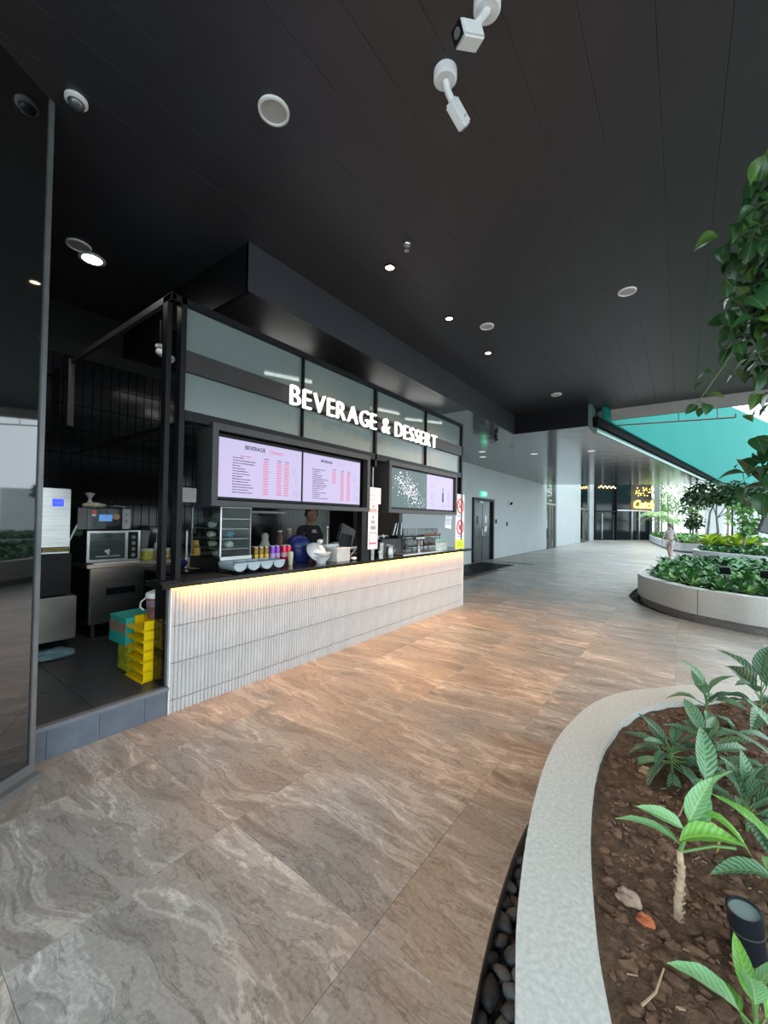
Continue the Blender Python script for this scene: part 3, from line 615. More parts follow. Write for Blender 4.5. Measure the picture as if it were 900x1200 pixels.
seccam((-1.09, 1.99, 4.158), (-1.085, 2.02, 4.05), (-1.06, 2.10, 3.985), (.42, 1.3, -.9), (.062, .075, .15), 'white box security camera seen from behind, pointing away and down')
t = thing('dome_camera', 'small grey glass dome camera on the ceiling above the dark glass corner', 'camera', (-3.01, .80, 4.158))
b = NB(); lathe(b, [(0, 0), (.06, 0), (.06, -.018), (.045, -.024)], (-3.01, .80, 4.158), 24); ob('mount', b, white, t, True)
b = NB(); lathe(b, [(.045, -.02), (.04, -.045), (.025, -.06), (0, -.066)], (-3.01, .80, 4.158), 20); ob('dome', b, mat('smoked dome', (.05, .06, .07), .08, var=0, spec=.8), t, True)
t = thing('spot_camera', 'small white camera hanging under the canopy inside the kitchen end', 'camera', (-4.52, 2.0, 3.43))
b = NB(); lathe(b, [(0, 0), (.05, 0), (.045, -.03), (0, -.03)], (-4.52, 2.0, 3.43), 16); ob('mount', b, white, t, True)
b = NB(); tube(b, [(-4.52, 2.0, 3.42), (-4.49, 2.02, 3.35)], .015); ob('arm', b, white, t); b = NB(); tube(b, [(-4.52, 1.98, 3.36), (-4.38, 2.06, 3.26)], .038, 12); ob('body', b, white, t, True)
b = NB(); tube(b, [(-4.52, 2.0, 3.43), (-4.52, 2.0, 3.70)], .008); ob('drop_rod', b, blackm, t)
t = thing('ceiling_spotlight', 'small chrome spotlight under the mirror ceiling by the bulkhead corner', 'light', (-3.7, 9.6, 3.7))
b = NB(); lathe(b, [(0, 0), (.05, 0), (.05, -.02), (0, -.02)], (-3.7, 9.6, 3.7), 14); ob('mount', b, blackp, t); b = NB(); tube(b, [(-3.7, 9.6, 3.62), (-3.62, 9.5, 3.52)], .05, 12); ob('head', b, steel, t, True)
b = NB(); tube(b, [(-3.7, 9.6, 3.69), (-3.69, 9.59, 3.6)], .012); ob('arm', b, blackp, t)
# tube lamps behind the canopy glass
for a, c2, l in (((-4.31, 3.19), (-4.07, 3.78), 'white tube lamp glowing through canopy glass above the letter B'), ((-4.17, 5.22), (-3.99, 5.79), 'white tube lamp glowing through canopy glass above the ampersand'), ((-4.1, 6.15), (-3.69, 6.8), 'white tube lamp glowing through the last canopy glass panes')):
    t = thing('tube_lamp', l, 'light', (a[0], a[1], 3.42)); b = NB(); tube(b, [(*a, 3.45), (*c2, 3.45)], .02, 10); ob('tube', b, tubem, t)
    b = NB(); tube(b, [(a[0], a[1], 3.49), (c2[0], c2[1], 3.49)], .025, 4); ob('batten', b, white, t)
    b = NB(); [tube(b, [(p[0], p[1], 3.49), (p[0], p[1], 3.7)], .005, 6) for p in (a, c2)]; ob('hanger', b, mull, t)
lamp('kiosk_fill', 'AREA', (-4.5, 4.4, 3.6), 9, (1, .96, .9), .3, 3.5, (0, 0, 0))  # added fill light for the kiosk items, no fitting stands here

# ------------------------------------------------------------ notices
def notice(name, label, y0, y1, z0, z1, m=paper, X=-3.33, th=.003):
    t = thing(name, label, 'sign', (X, (y0+y1)/2, z0)); box('panel', X-th, X, y0, y1, z0, z1, m, t); return t
t = notice('notice', 'blank-looking white card taped above the order and pay sign', 4.09, 4.41, 1.80, 2.02, X=-3.325)
b = NB(); rr = random.Random(2)
for z, a, c2 in ((1.965, 4.22, 4.32), (1.91, 4.13, 4.37), (1.88, 4.23, 4.28), (1.85, 4.16, 4.34)): words(b, a, z, c2-a, .008, rr, -3.325)
ob('print_lines', b, greyt, t, kind='stuff')
t = notice('order_sign', 'tall white and pink sign reading ORDER & PAY HERE on the centre post', 4.145, 4.355, 1.19, 1.80, X=-3.328)
for s_, z, m_, sz in (('ORDER', 1.685, mat('rose print', (.45, .10, .18), .6), .068), ('&', 1.605, dkt, .06), ('PAY', 1.53, dkt, .068), ('HERE', 1.455, dkt, .068)): textX('lettering', s_, sz, m_, t, (-3.3275, 4.25, z), .72, .0004, 'CENTER', .001)
pk = mat('magenta print', (.62, .05, .22), .5); lp = mat('light pink print', (.80, .40, .55), .6)
box('logo_dot', -3.328, -3.3273, 4.23, 4.27, 1.755, 1.775, pk, t)
b = NB()
for a in ((4.17, 4.33, 1.405, 1.411), (4.17, 4.175, 1.21, 1.41), (4.325, 4.33, 1.21, 1.41)): bx(b, -3.328, -3.3273, *a)
ob('border', b, dkt, t); box('bar', -3.328, -3.3272, 4.17, 4.33, 1.26, 1.28, pk, t)
t = thing('no_smoking_sign', 'tall white sign with two red prohibition rings and yellow base', 'sign', (-3.30, 6.84, 1.065)); box('board', -3.305, -3.30, 6.65, 7.02, 1.065, 2.08, paper, t)
redm = mat('sign red', (.65, .04, .06), .5)
for zc in (1.86, 1.47):
    b = NB(); pts = [(-3.299, 6.835+.125*math.cos(a), zc+.125*math.sin(a)) for a in [i*math.pi/14 for i in range(29)]]; tube(b, pts, .012, 6, cap=False); tube(b, [(-3.299, 6.835-.088, zc+.088), (-3.299, 6.835+.088, zc-.088)], .010, 6); ob('red_ring', b, redm, t)
b = NB(); obx(b, V((-3.299, 6.83, 1.85)), (.002, .13, .022), Matrix.Rotation(.2, 3, 'X')); obx(b, V((-3.299, 6.87, 1.80)), (.002, .03, .09), Matrix.Rotation(.3, 3, 'X')); ob('cigarette_print', b, redm, t)
b = NB(); lathe(b, [(.045, 0), (0, .001)], (-3.299, 6.835, 1.46), 12, (1, 0, 0)); ob('head_print', b, redm, t)
b = NB(); rr = random.Random(4)
for z in (1.68, 1.655, 1.29): words(b, 6.7, z, .27, .014, rr, -3.2995)
ob('print_lines', b, greyt, t, kind='stuff')
box('yellow_base', -3.30, -3.2985, 6.65, 7.02, 1.07, 1.235, mat('lime yellow', (.75, .80, .04), .5), t)
b = NB(); [words(b, 6.73, z, .26, .012, rr, -3.298) for z in (1.12, 1.15, 1.18)]; ob('base_print', b, mat('olive print', (.35, .40, .02), .5), t, kind='stuff')
t = thing('hanging_notice', 'small white notice hanging tilted left of the red-ring sign', 'sign', (-3.33, 6.45, 1.44))
b = NB(); obx(b, V((-3.34, 6.45, 1.6)), (.003, .24, .30), Matrix.Rotation(-.12, 3, 'X')); ob('panel', b, paper, t)
b = NB(); [words(b, 6.36, z, .17, .016, rr, -3.338) for z in (1.66, 1.60, 1.57, 1.52)]; ob('print_lines', b, greyt, t, kind='stuff')
for y0, y1, l in ((2.69, 2.79, 'narrow white label on the black tiles, left of the canopy posts'), (3.02, 3.27, 'white sheet of paper on the black tiles, right of the canopy posts')):
    t = thing('wall_paper_notice', l, 'paper', (-6.0, (y0+y1)/2, 1.81)); box('sheet', -6.004, -6.0, y0, y1, 1.805, 2.02, paper, t); b = NB(); rr = random.Random(6); [words(b, y0+.02, z, (y1-y0)*.7, .008, rr, -6.0) for z in (1.97, 1.93, 1.9, 1.87)]; ob('print_lines', b, greyt, t, kind='stuff')

# ------------------------------------------------------------ planters
def planter(name, label, loop, h, wd, soilz, gap=0):
    t = thing(name, label, 'planter', (sum(p.x for p in loop)/len(loop), sum(p.y for p in loop)/len(loop), 0))
    b = NB(); ring_wall(b, loop, offs(loop, wd), .10, h); bmesh.ops.bevel(b, geom=[e for e in b.edges if all(v.co.z > h-.01 for v in e.verts) and e.calc_face_angle(0) > .5], offset=.008, segments=2, affect='EDGES'); ob('kerb', b, conc, t, True)
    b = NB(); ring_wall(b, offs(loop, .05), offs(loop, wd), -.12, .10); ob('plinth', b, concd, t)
    n = len(loop)
    return t
def soil(t, loop, wd, z, nz, step, name='soil', bump=.03):
    inn = offs(loop, wd-step*3 if step < .1 else wd-.19); xs = [p.x for p in inn]; ys = [p.y for p in inn]; b = NB(); g = {}
    nx = int((max(xs)-min(xs))/step)+1; ny = int((max(ys)-min(ys))/step)+1
    for i in range(nx+1):
        for j in range(ny+1):
            x = min(xs)+i*step; y = min(ys)+j*step
            if inside((x, y), inn): h = noise.fractal(V((x*nz, y*nz, 3)), .8, 2, 5)*bump; g[i, j] = b.verts.new((x, y, z+h))
    for (i, j) in list(g):
        q = [(i, j), (i+1, j), (i+1, j+1), (i, j+1)]
        if all(k in g for k in q): b.faces.new([g[k] for k in q])
    return ob(name, b, soilm, t, True, kind='stuff')
W1 = .2
p1 = planter('curved_planter', 'large curved pale terrazzo planter in the near right corner, soil mostly bare', P1, .5, W1, .43); soil(p1, P1, W1, .465, 5, .03, bump=.02)
p2 = planter('curved_planter', 'rounded pale terrazzo planter across the floor, densely planted, nearest of the far ones', P2, .52, .2, .45); soil(p2, P2, .2, .46, 2, .15)
p3 = planter('curved_planter', 'low white-sided planter behind the first far planter, ending by the walking person', P3, .52, .2, .45); soil(p3, P3, .2, .46, 2, .3)
p4 = planter('curved_planter', 'farthest long planter below the palms and the bright garden', P4, .52, .2, .45); soil(p4, P4, .2, .46, 2, .5)
for pp in (p3, p4): pp.children[0].data.materials[0] = wallw
for k in (27, 41, 55, 83):
    q = P2[k % len(P2)]; t_ = (P2[(k+1) % len(P2)]-P2[k-1]).normalized(); rz = Matrix((t_, V((-t_.y, t_.x, 0)), V((0, 0, 1)))).transposed(); b = NB(); obx(b, V((q.x, q.y, .31)), (.007, .008, .42), rz); ob('joint', b, grout, p2)
# pebbles in the channel round the near planter: each is a part
ch = thing('pebble_channel', 'narrow channel of smooth dark pebbles between floor edge and near planter', 'gravel channel', (-.5, 1.6, -.12))
pv = []
for s_ in range(4):
    for mm in pebm:
        g = NB(); blob(g, (0, 0, 0), 1, (1, .72, .5), 2, .35, s_*3+1); pv.append(mesh_of(g, mm, True))
edge = offs(P1, -.07); cnt = 0
pts = [p for p in edge if p.x < .3 and .2 < p.y < 3.9]
rp = random.Random(5); placed = []
for tr in range(9000):
    p = rp.choice(pts); q = V((p.x+rp.uniform(-.11, .11), p.y+rp.uniform(-.11, .11), 0))
    dd = min((q-e_).length for e_ in edge)
    if dd > .075 or inside((q.x, q.y), offs(P1, .04)): continue
    r0 = rp.uniform(.026, .046)
    if any((q.x-a[0])**2+(q.y-a[1])**2 < ((r0+a[2])*.80)**2 for a in placed): continue
    placed.append((q.x, q.y, r0))
    if len(placed) > 290: break
for x, y, r0 in placed:
    Mx = Matrix.Rotation(rp.uniform(0, 6.3), 3, 'Z') @ Matrix.Rotation(rp.uniform(-.5, .5), 3, 'X') @ Matrix.Diagonal((r0*1.15, r0*1.15, r0*1.2)); me = pv[rp.choice([0, 0, 2, 2, 1])+3*rp.randrange(4)]
    piece('pebble', me, ch, (x, y, -.10+r0*.5+rp.uniform(0, .02)), Mx)
b = NB()
for i in range(900):
    p = rp.choice(edge); blob(b, (p.x+rp.uniform(-.08, .08), p.y+rp.uniform(-.08, .08), -.115), rp.uniform(.015, .028), (1, .8, .6), 1)
ob('under_pebbles', b, pebm[0], ch, True, kind='stuff')
ch2 = thing('pebble_channel', 'dark gravel strip round the foot of the first far planter', 'gravel channel', (0, 8.5, -.12))
edge = offs(P2, -.06); b = NB()
for i in range(2600):
    p = rp.choice(edge); blob(b, (p.x+rp.uniform(-.16, .16), p.y+rp.uniform(-.1, .1), -.06), rp.uniform(.02, .04), (1, .8, .6), 1)
ob('gravel', b, pebm[2], ch2, True, kind='stuff')
# floor grating near the steel door
t = thing('floor_grating', 'dark rectangular floor grating on the floor by the steel door', 'grating', (-5.4, 12.6, 0))
box('frame', -6.15, -4.85, 10.9, 14.6, .001, .008, mat('grating frame', (.05, .052, .05), .5), t)
b = NB()
for i in range(30): bx(b, -6.1, -4.9, 10.98+i*.12, 11.03+i*.12, .008, .016)
ob('bars', b, blackm, t, kind='stuff')
box('frame', -6.0, -4.4, 15.2, 15.3, .001, .008, mat('grating frame', (.05, .052, .05), .5), t)

# soil clods, chips, stones, twigs
cl = []
for s_ in range(5):
    g = NB(); blob(g, (0, 0, 0), 1, (1, .8, .6), 2 if s_ < 3 else 1, .9, s_*5+2); cl.append(mesh_of(g, clodm, False))
inn1 = offs(P1, W1+.03); b = NB(); rc = random.Random(3)
for i in range(5200):
    x = rc.uniform(-.3, 1.1); y = rc.uniform(.9, 3.6)
    if not inside((x, y), inn1): continue
    h = noise.fractal(V((x*5, y*5, 3)), .8, 2, 5)*.02; r0 = rc.choice((.004, .005, .006, .008, .010, .013, .018))*rc.uniform(.7, 1.2)
    blob(b, (x, y, .465+h+r0*.2), r0, (rc.uniform(.8, 1.5), rc.uniform(.7, 1.1), .6), 1, 1.0, i)
ob('clods', b, clodm, p1, kind='stuff')
b = NB(); lightc = mat('pale bark chip', (.34, .25, .17), .8, var=.4, scale=20)
for i in range(480):
    x = rc.uniform(-.28, .9); y = rc.uniform(1, 3.3)
    if not inside((x, y), inn1): continue
    h = noise.fractal(V((x*5, y*5, 3)), .8, 2, 5)*.02; obx(b, V((x, y, .470+h)), (rc.uniform(.006, .026), rc.uniform(.0015, .004), .003), Matrix.Rotation(rc.uniform(0, 6.3), 3, 'Z') @ Matrix.Rotation(rc.uniform(-.5, .5), 3, 'X'))
ob('bark_chips', b, lightc, p1, kind='stuff')
for (x, y), r0, c2, l in (((-.12, 1.42), .034, (.33, .24, .18), 'pale tan stone lying on the soil beside the concrete kerb'), ((-.075, 1.37), .023, (.42, .12, .05), 'small orange brick fragment on the soil, touching the tan stone'), ((-.12, 2.18), .030, (.38, .24, .15), 'light brown flat stone on the soil near the kerb, by the patterned plant')):
    g = NB(); blob(g, (x, y, .485), r0*.8, (1.2, .9, .7), 3, .5, 7); tag(ob('stone', g, mat('stone %s' % l[:8], c2, .9, var=.3, scale=30), None), l, 'stone')
for pts, l in (([(-.07, 1.14, .472), (-.045, 1.18, .482), (-.03, 1.225, .51)], 'thin pale twig sticking out of the soil at the bottom of the frame'), ([(-.03, 1.9, .45), (.0, 1.93, .49), (.02, 1.96, .54)], 'thin tan twig standing behind the tall yellow-green plant')):
    g = NB(); tube(g, pts, .0035, 6, .0018); tag(ob('twig', g, mat('twig tan', (.38, .27, .17), .8)), l, 'twig')

# ------------------------------------------------------------ plants
def leafmesh(M, fold=.16, arch=.28, shape=1.0, nl=8, thick=0):
    b = NB(); rows = []
    for i in range(nl+1):
        u = i/nl; wd = .17*shape*(math.sin(math.pi*min(1, u**.82))**.8)+.004; z = arch*(u*.5-u*u); r = []
        for k in (-1, -.5, 0, .5, 1): r.append(b.verts.new((u, wd*k, z+abs(k)*wd*fold*2+.012*math.sin(u*17+k*2)*abs(k))))
        rows.append(r)
    for a, c2 in zip(rows, rows[1:]):
        for k in range(4): b.faces.new([a[k], c2[k], c2[k+1], a[k+1]])
    return mesh_of(b, M, True)
lm_dark = leaf_mat('dark patterned leaf', (.035, .12, .05), (.33, .46, .31), (.05, .15, .05))
lm_sil = leaf_mat('silver green leaf', (.06, .20, .09), (.42, .58, .38), (.20, .40, .18))
lm_pale = leaf_mat('pale lime leaf', (.17, .42, .16), (.45, .66, .38), (.40, .62, .25), amount=.7)
lm_lime = leaf_mat('bright green leaf', (.13, .40, .05), (.42, .68, .20), (.35, .6, .1), amount=.6)
lm_yel = leaf_mat('yellowing leaf', (.50, .50, .10), (.68, .58, .25), (.6, .5, .1))
lm_fic = leaf_mat('glossy dark leaf', (.022, .075, .022), (.055, .14, .05), (.10, .2, .06), rough=.28, amount=.6)
lm_fic2 = leaf_mat('mid green leaf', (.07, .17, .03), (.14, .26, .06), (.2, .32, .08), rough=.3, amount=.6)
stemm = mat('green stem', (.12, .24, .07), .6, var=.2)
canem = mat('pale woody cane', (.40, .30, .20), .8, var=.35, scale=30)
def orient(yaw, pitch, roll=0): return Matrix.Rotation(yaw, 3, 'Z') @ Matrix.Rotation(-pitch, 3, 'Y') @ Matrix.Rotation(roll, 3, 'X')
def plant(label, x, y, z0, h, n, L_, mats, lean=(0, 0), spread=(-.3, .9), seed=0, cane=False, fan=(0, 6.283), name='patterned_plant'):
    rr = random.Random(seed); t = thing(name, label, 'plant', (x, y, z0))
    top = V((x+lean[0], y+lean[1], z0+h)); b = NB(); tube(b, [(x, y, z0-.02), (x+lean[0]*.4, y+lean[1]*.4, z0+h*.5), top], .010 if cane else .006, 8, .006 if cane else .004); ob('stem', b, canem if cane else stemm, t, True)
    vs = [leafmesh(M, rr.uniform(.1, .35), rr.uniform(.25, .7), rr.uniform(.9, 1.15)) for M in mats for _ in (0, 1)]
    ps = NB()
    for i in range(n):
        f = i/max(1, n-1); yaw = fan[0]+((i*2.399+rr.uniform(-.3, .3)) % 6.283)/6.283*(fan[1]-fan[0]); pit = spread[0]+(spread[1]-spread[0])*f+rr.uniform(-.15, .15)
        base = V((x, y, z0)).lerp(top, .45+.55*f); dirv = orient(yaw, pit+.25) @ V((1, 0, 0)); pl = L_*.28; tip = base+dirv*pl
        tube(ps, [base, base+dirv*pl*.6, tip], .0028, 5); s_ = L_*rr.uniform(.8, 1.15)
        piece('leaf', vs[rr.randrange(len(vs))], t, tip, orient(yaw, pit, rr.uniform(-.5, .5)) @ Matrix.Scale(s_, 3))
    ob('petioles', ps, stemm, t, kind='stuff'); return t
plant('dark silver-patterned plant in the near planter, leftmost, close to the kerb curve', -.03, 2.26, .455, .12, 24, .16, [lm_dark, lm_dark, lm_sil], spread=(-.7, .7), seed=4)
plant('patterned plant right behind the leftmost one, leaves spread sideways', .10, 2.42, .455, .13, 16, .16, [lm_dark, lm_sil], spread=(-.2, .8), seed=9)
plant('small upright light green plant at the back of the near planter', .12, 2.98, .455, .15, 10, .16, [lm_sil], spread=(-.5, 1.2), seed=2)
plant('tall dark plant with broad horizontal leaves at the back right of the near planter', .36, 3.05, .43, .26, 12, .21, [lm_dark], spread=(-.2, 1.2), seed=5)
plant('plant with broad grey-green leaves at the right frame edge, mid-height of the soil', .34, 2.26, .45, .22, 15, .18, [lm_sil, lm_dark], spread=(-.3, .9), seed=12)
plant('upright grey-green rosette right of the tall pale plant', .20, 2.02, .45, .12, 15, .15, [lm_sil, lm_dark], spread=(.1, 1.3), seed=8)
# the tall pale plant with a bare cane
t = thing('caned_plant', 'tall pale green plant with twisted leaves on a bare brown cane', 'plant', (.0, 1.46, .43))
b = NB(); tube(b, [(.0, 1.45, .41), (-.003, 1.47, .50), (.004, 1.485, .58), (.0, 1.495, .635)], .0125, 8, .008)
for i in range(8): z = .44+i*.022; lathe(b, [(.012, 0), (.0155, .003), (.012, .006)], (.0, 1.455+i*.005, z), 8)
ob('cane', b, canem, t, True)
cp = [lm_pale, lm_pale, lm_lime]
for i, (yaw, pit, L_, roll, M, bz) in enumerate(((2.9, .05, .17, .5, lm_pale, .65), (1.2, .9, .17, .6, lm_pale, .66), (1.05, .75, .16, -.8, lm_pale, .72), (1.6, 1.0, .16, .2, lm_sil, .80), (.4, .35, .17, .3, lm_lime, .66), (-.1, -.1, .13, -.3, lm_lime, .71), (.2, -.9, .10, .4, lm_yel, .68), (.7, 1.1, .15, .5, lm_pale, .70), (3.3, .3, .12, -.5, lm_pale, .69))):
    me = leafmesh(M, .35, .75 if i in (4, 5, 6) else .35, 1.0); off = (.0, .06, .12, .14, .0, .10, .13, .05, .02)[i]; d0 = V((math.cos(1.1), math.sin(1.1), 0))*off
    piece('leaf', me, t, V((.0, 1.50, bz))+d0, orient(yaw, pit, roll) @ Matrix.Scale(L_, 3))
b = NB(); tube(b, [(.0, 1.495, .63), (.02, 1.53, .68), (.06, 1.61, .78)], .006, 6, .004); tube(b, [(.0, 1.495, .63), (.08, 1.53, .665), (.13, 1.55, .67)], .004, 6); ob('upper_stem', b, stemm, t, True)
plant('bright green leafy plant at the right frame edge above the black tube light', .26, 1.66, .45, .17, 12, .16, [lm_lime, lm_sil], spread=(-.4, .9), seed=21)
plant('bright light green plant in the bottom right corner, in front of the black tube light', .135, 1.21, .43, .10, 9, .13, [lm_pale, lm_lime], spread=(-.2, 1.2), seed=15)
# garden spotlight
t = thing('garden_spotlight', 'short black cylindrical garden uplight standing in the soil', 'light', (.14, 1.40, .43))
b = NB(); ax = V((-.10, -.12, 1)).normalized(); c0 = V((.155, 1.44, .40)); lathe(b, [(0, 0), (.036, 0), (.036, .16), (.038, .162), (.038, .205), (.033, .207), (.033, .195), (0, .195)], c0, 28, ax); ob('housing', b, mat('blue black housing', (.012, .015, .022), .35), t, True)
b = NB(); lathe(b, [(0, .199), (.0325, .199)], c0, 28, ax); ob('lens', b, mat('grey green lens', (.25, .32, .30), .15), t)
b = NB(); lathe(b, [(.0385, .158), (.039, .160), (.0385, .162)], c0, 28, ax); ob('seam_ring', b, steel, t, True)

# dense ground cover of the far planters: one low-poly rosette shared
def rosette(M, n, L_, seed, up=(.1, 1.2)):
    rr = random.Random(seed); b = NB()
    for i in range(n):
        yaw = i*2.399; pit = rr.uniform(*up); A_ = orient(yaw, pit); rows = []; s_ = L_*rr.uniform(.7, 1.2); base = V((0, 0, .02+.08*i/n))
        for u, wd in ((0, .02), (.35, .16), (.7, .15), (1, .01)):
            z = .5*(u*.4-u*u); rows.append([b.verts.new(A_ @ V((u*s_, k*wd*s_, (z+abs(k)*.05)*s_))+base) for k in (-1, 0, 1)])
        for a, c2 in zip(rows, rows[1:]):
            for k in range(2): b.faces.new([a[k], c2[k], c2[k+1], a[k+1]])
    return mesh_of(b, M, True)
gm = [mat('ground leaf green', (.07, .22, .05), .35, var=.4, scale=5), mat('ground leaf light', (.16, .36, .09), .35, var=.3, scale=5), mat('ground leaf dark', (.04, .13, .045), .4, var=.3, scale=5), mat('ground leaf yellow', (.45, .60, .06), .4, var=.2)]
ro = [rosette(gm[0], 15, .26, 1), rosette(gm[1], 13, .25, 2), rosette(gm[2], 15, .25, 3), rosette(gm[0], 13, .34, 4, (.3, 1.3)), rosette(gm[3], 12, .36, 6)]
def cover(loop, wd, z, step, label, group, ymax=99, xmax=99, pick=(0, 1, 2, 3), lim=295, sc=1):
    inn = offs(loop, wd+.06); xs = [p.x for p in inn]; ys = [p.y for p in inn]; rr = random.Random(len(label)); n = 0; y = min(ys)
    while y < max(ys):
        x = min(xs)
        while x < max(xs):
            X_, Y_ = x+rr.uniform(-.3, .3)*step, y+rr.uniform(-.3, .3)*step
            if inside((X_, Y_), inn) and X_ < xmax and Y_ < ymax and n < lim:
                o = bpy.data.objects.new('leafy_plant', ro[rr.choice(pick)]); COL.objects.link(o); o.location = (X_, Y_, z-.02); o.rotation_euler = (0, 0, rr.uniform(0, 6.3)); o.scale = (sc*rr.uniform(.8, 1.2),)*3; tag(o, label, 'plant', group); n += 1
            x += step
        y += step
cover(P2, .2, .46, .19, 'leafy green ground cover plant in the nearest far planter', 'ground cover in the nearest far planter', 11.6, 2.3, (0, 1, 0, 1, 2, 3), sc=.72)
def coverstuff(t, loop, z, step, pick, sc, keep=lambda x, y: True):
    inn = offs(loop, .26); xs = [p.x for p in inn]; ys = [p.y for p in inn]; rr = random.Random(5)
    for k in sorted(set(pick)):
        b = NB(); y = min(ys)
        while y < max(ys):
            x = min(xs)
            while x < max(xs):
                X_, Y_ = x+rr.uniform(-.3, .3)*step, y+rr.uniform(-.3, .3)*step
                if rr.choice(pick) == k and inside((X_, Y_), inn) and keep(X_, Y_):
                    n0 = len(b.verts); b.from_mesh(ro[k]); b.verts.ensure_lookup_table(); Mx = Matrix.Translation((X_, Y_, z-.02)) @ Matrix.Rotation(rr.uniform(0, 6.3), 4, 'Z') @ Matrix.Scale(sc*rr.uniform(.8, 1.2), 4)
                    for v in b.verts[n0:]: v.co = Mx @ v.co
                x += step
            y += step
        ob('ground_cover', b, ro[k].materials[0], t, True, kind='stuff')
coverstuff(p2, P2, .46, .26, [0, 2], 1.0, lambda x, y: y > 11.6 or x > 2.3)
coverstuff(p3, P3, .46, .30, [0, 2], .95)
coverstuff(p4, P4, .46, .5, [0, 1], 1.5)
for i, (x, y) in enumerate(((1.0, 23.3), (1.5, 23.6), (2.0, 23.9), (1.25, 24.2), (2.4, 24.4))):
    o = bpy.data.objects.new('yellow_green_shrub', ro[4]); COL.objects.link(o); o.location = (x, y, .45); o.scale = (2.3,)*3; o.rotation_euler = (0, 0, i*1.3); tag(o, 'bright yellow-green shrub at the foot of the thin trees', 'shrub', 'yellow-green shrubs')
for (x, y, l) in ((.62, 9.2, 'small black spike light among leaves of the nearest far planter, left one'), (1.12, 9.0, 'small black square floodlight among leaves of the nearest far planter, right one')):
    t = thing('planter_floodlight', l, 'light', (x, y, .45)); b = NB(); tube(b, [(x, y, .44), (x, y, .72)], .012); ob('spike', b, blackp, t)
    b = NB(); obx(b, V((x, y, .80)), (.14, .07, .13), Matrix.Rotation(.3, 3, 'X')); ob('head', b, blackp, t, bev=.01)

# ------------------------------------------------------------ trees
barkm = mat('grey bark', (.20, .18, .15), .9, var=.3, scale=12, bump=.4)
def foliage(b, c, rad, n, L_, seed, droop=.3):
    rr = random.Random(seed)
    for i in range(n):
        while True:
            p = V((rr.uniform(-1, 1), rr.uniform(-1, 1), rr.uniform(-1, 1)))
            if .3 < p.length < 1: break
        q = V((c[0]+p.x*rad[0], c[1]+p.y*rad[1], c[2]+p.z*rad[2])); A_ = orient(rr.uniform(0, 6.3), rr.uniform(-1.1, .7), rr.uniform(-.7, .7)); s_ = L_*rr.uniform(.7, 1.3)
        v = [b.verts.new(q+A_ @ V(k)*s_) for k in ((0, 0, 0), (.5, -.26, .06), (1, 0, -.1), (.5, .26, .06))]; b.faces.new(v)
def tree(name, label, x, y, h, crowns, M, n, L_, seed, z0=.44, r=.06, trunks=((0, 0),)):
    t = thing(name, label, 'tree', (x, y, z0)); b = NB()
    for dx, dy in trunks: tube(b, [(x+dx, y+dy, z0), (x+dx*.8+.04, y+dy, z0+h*.35), (x+dx*.5-.03, y, z0+h*.7), (x, y, z0+h)], r, 8, r*.45)
    for c_, _ in crowns: tube(b, [(x, y, z0+h*.6), (x+(c_[0])*.5, y+c_[1]*.5, z0+h*.85), (x+c_[0], y+c_[1], c_[2])], r*.45, 6, r*.2)
    ob('trunk', b, barkm, t, True); b = NB()
    for j, (c_, rad) in enumerate(crowns): foliage(b, (x+c_[0], y+c_[1], c_[2]), rad, n, L_, seed+j)
    ob('foliage', b, M, t, kind='stuff'); return t
dk = mat('far dark foliage', (.030, .075, .03), .45, var=.4, scale=3); md = mat('far green foliage', (.10, .24, .06), .45, var=.4, scale=3); lt = mat('sunny foliage', (.35, .50, .20), .5, var=.35, scale=2)
tree('broadleaf_tree', 'dark leafy tree with thin trunks rising from the white-sided planter', 1.35, 24.3, 2.4, (((-.3, 0, 3.05), (1.0, .7, .6)), ((.7, .2, 3.0), (.9, .7, .6)), ((1.4, .3, 2.7), (.7, .6, .5))), dk, 560, .26, 3, trunks=((0, 0), (-.45, .2)))
tree('broadleaf_tree', 'smaller green tree with drooping leaves right of the dark leafy tree', 2.15, 23.0, 1.6, (((0, 0, 2.1), (.55, .5, .55)), ((.2, 0, 1.5), (.4, .4, .4))), md, 130, .26, 13, r=.05)
tree('broadleaf_tree', 'slim dark tree left of the dark leafy tree, further back', .5, 28.6, 2.2, (((0, 0, 2.7), (.75, .6, .8)), ((.1, 0, 1.7), (.5, .4, .4))), dk, 200, .26, 17, r=.05)
def palm(x, y, h, label, seed):
    t = thing('palm_tree', label, 'tree', (x, y, .45)); b = NB(); tube(b, [(x, y, .45), (x+.05, y, .45+h*.5), (x, y, .45+h)], .09, 8, .06); ob('trunk', b, barkm, t, True)
    rr = random.Random(seed); b = NB()
    for i in range(16):
        a = i*2.399; up = rr.uniform(.2, 1.2); L_ = 1.5; pr = V((x, y, .45+h)); pts = []
        for s_ in range(7): u = s_/6; pts.append(pr+V((math.cos(a)*u*L_, math.sin(a)*u*L_, (up*u-1.1*u*u)*L_*.7)))
        tube(b, pts, .012, 4)
        for p, q in zip(pts, pts[1:]):
            for k in (-1, 1):
                for f in (.0, .5):
                    c_ = p.lerp(q, f); sd = V((-math.sin(a)*k, math.cos(a)*k, -.35))*.32; v = [b.verts.new(c_), b.verts.new(c_+(q-p)*.3), b.verts.new(c_+sd+(q-p)*.5)]; b.faces.new(v)
    ob('fronds', b, lt, t, kind='stuff')
palm(-1.55, 41, 1.9, 'pale palm against the bright garden, left of the walking person', 1); palm(-.6, 43, 1.4, 'second pale palm just right of the first one, lower crown', 6)
rr = random.Random(77)
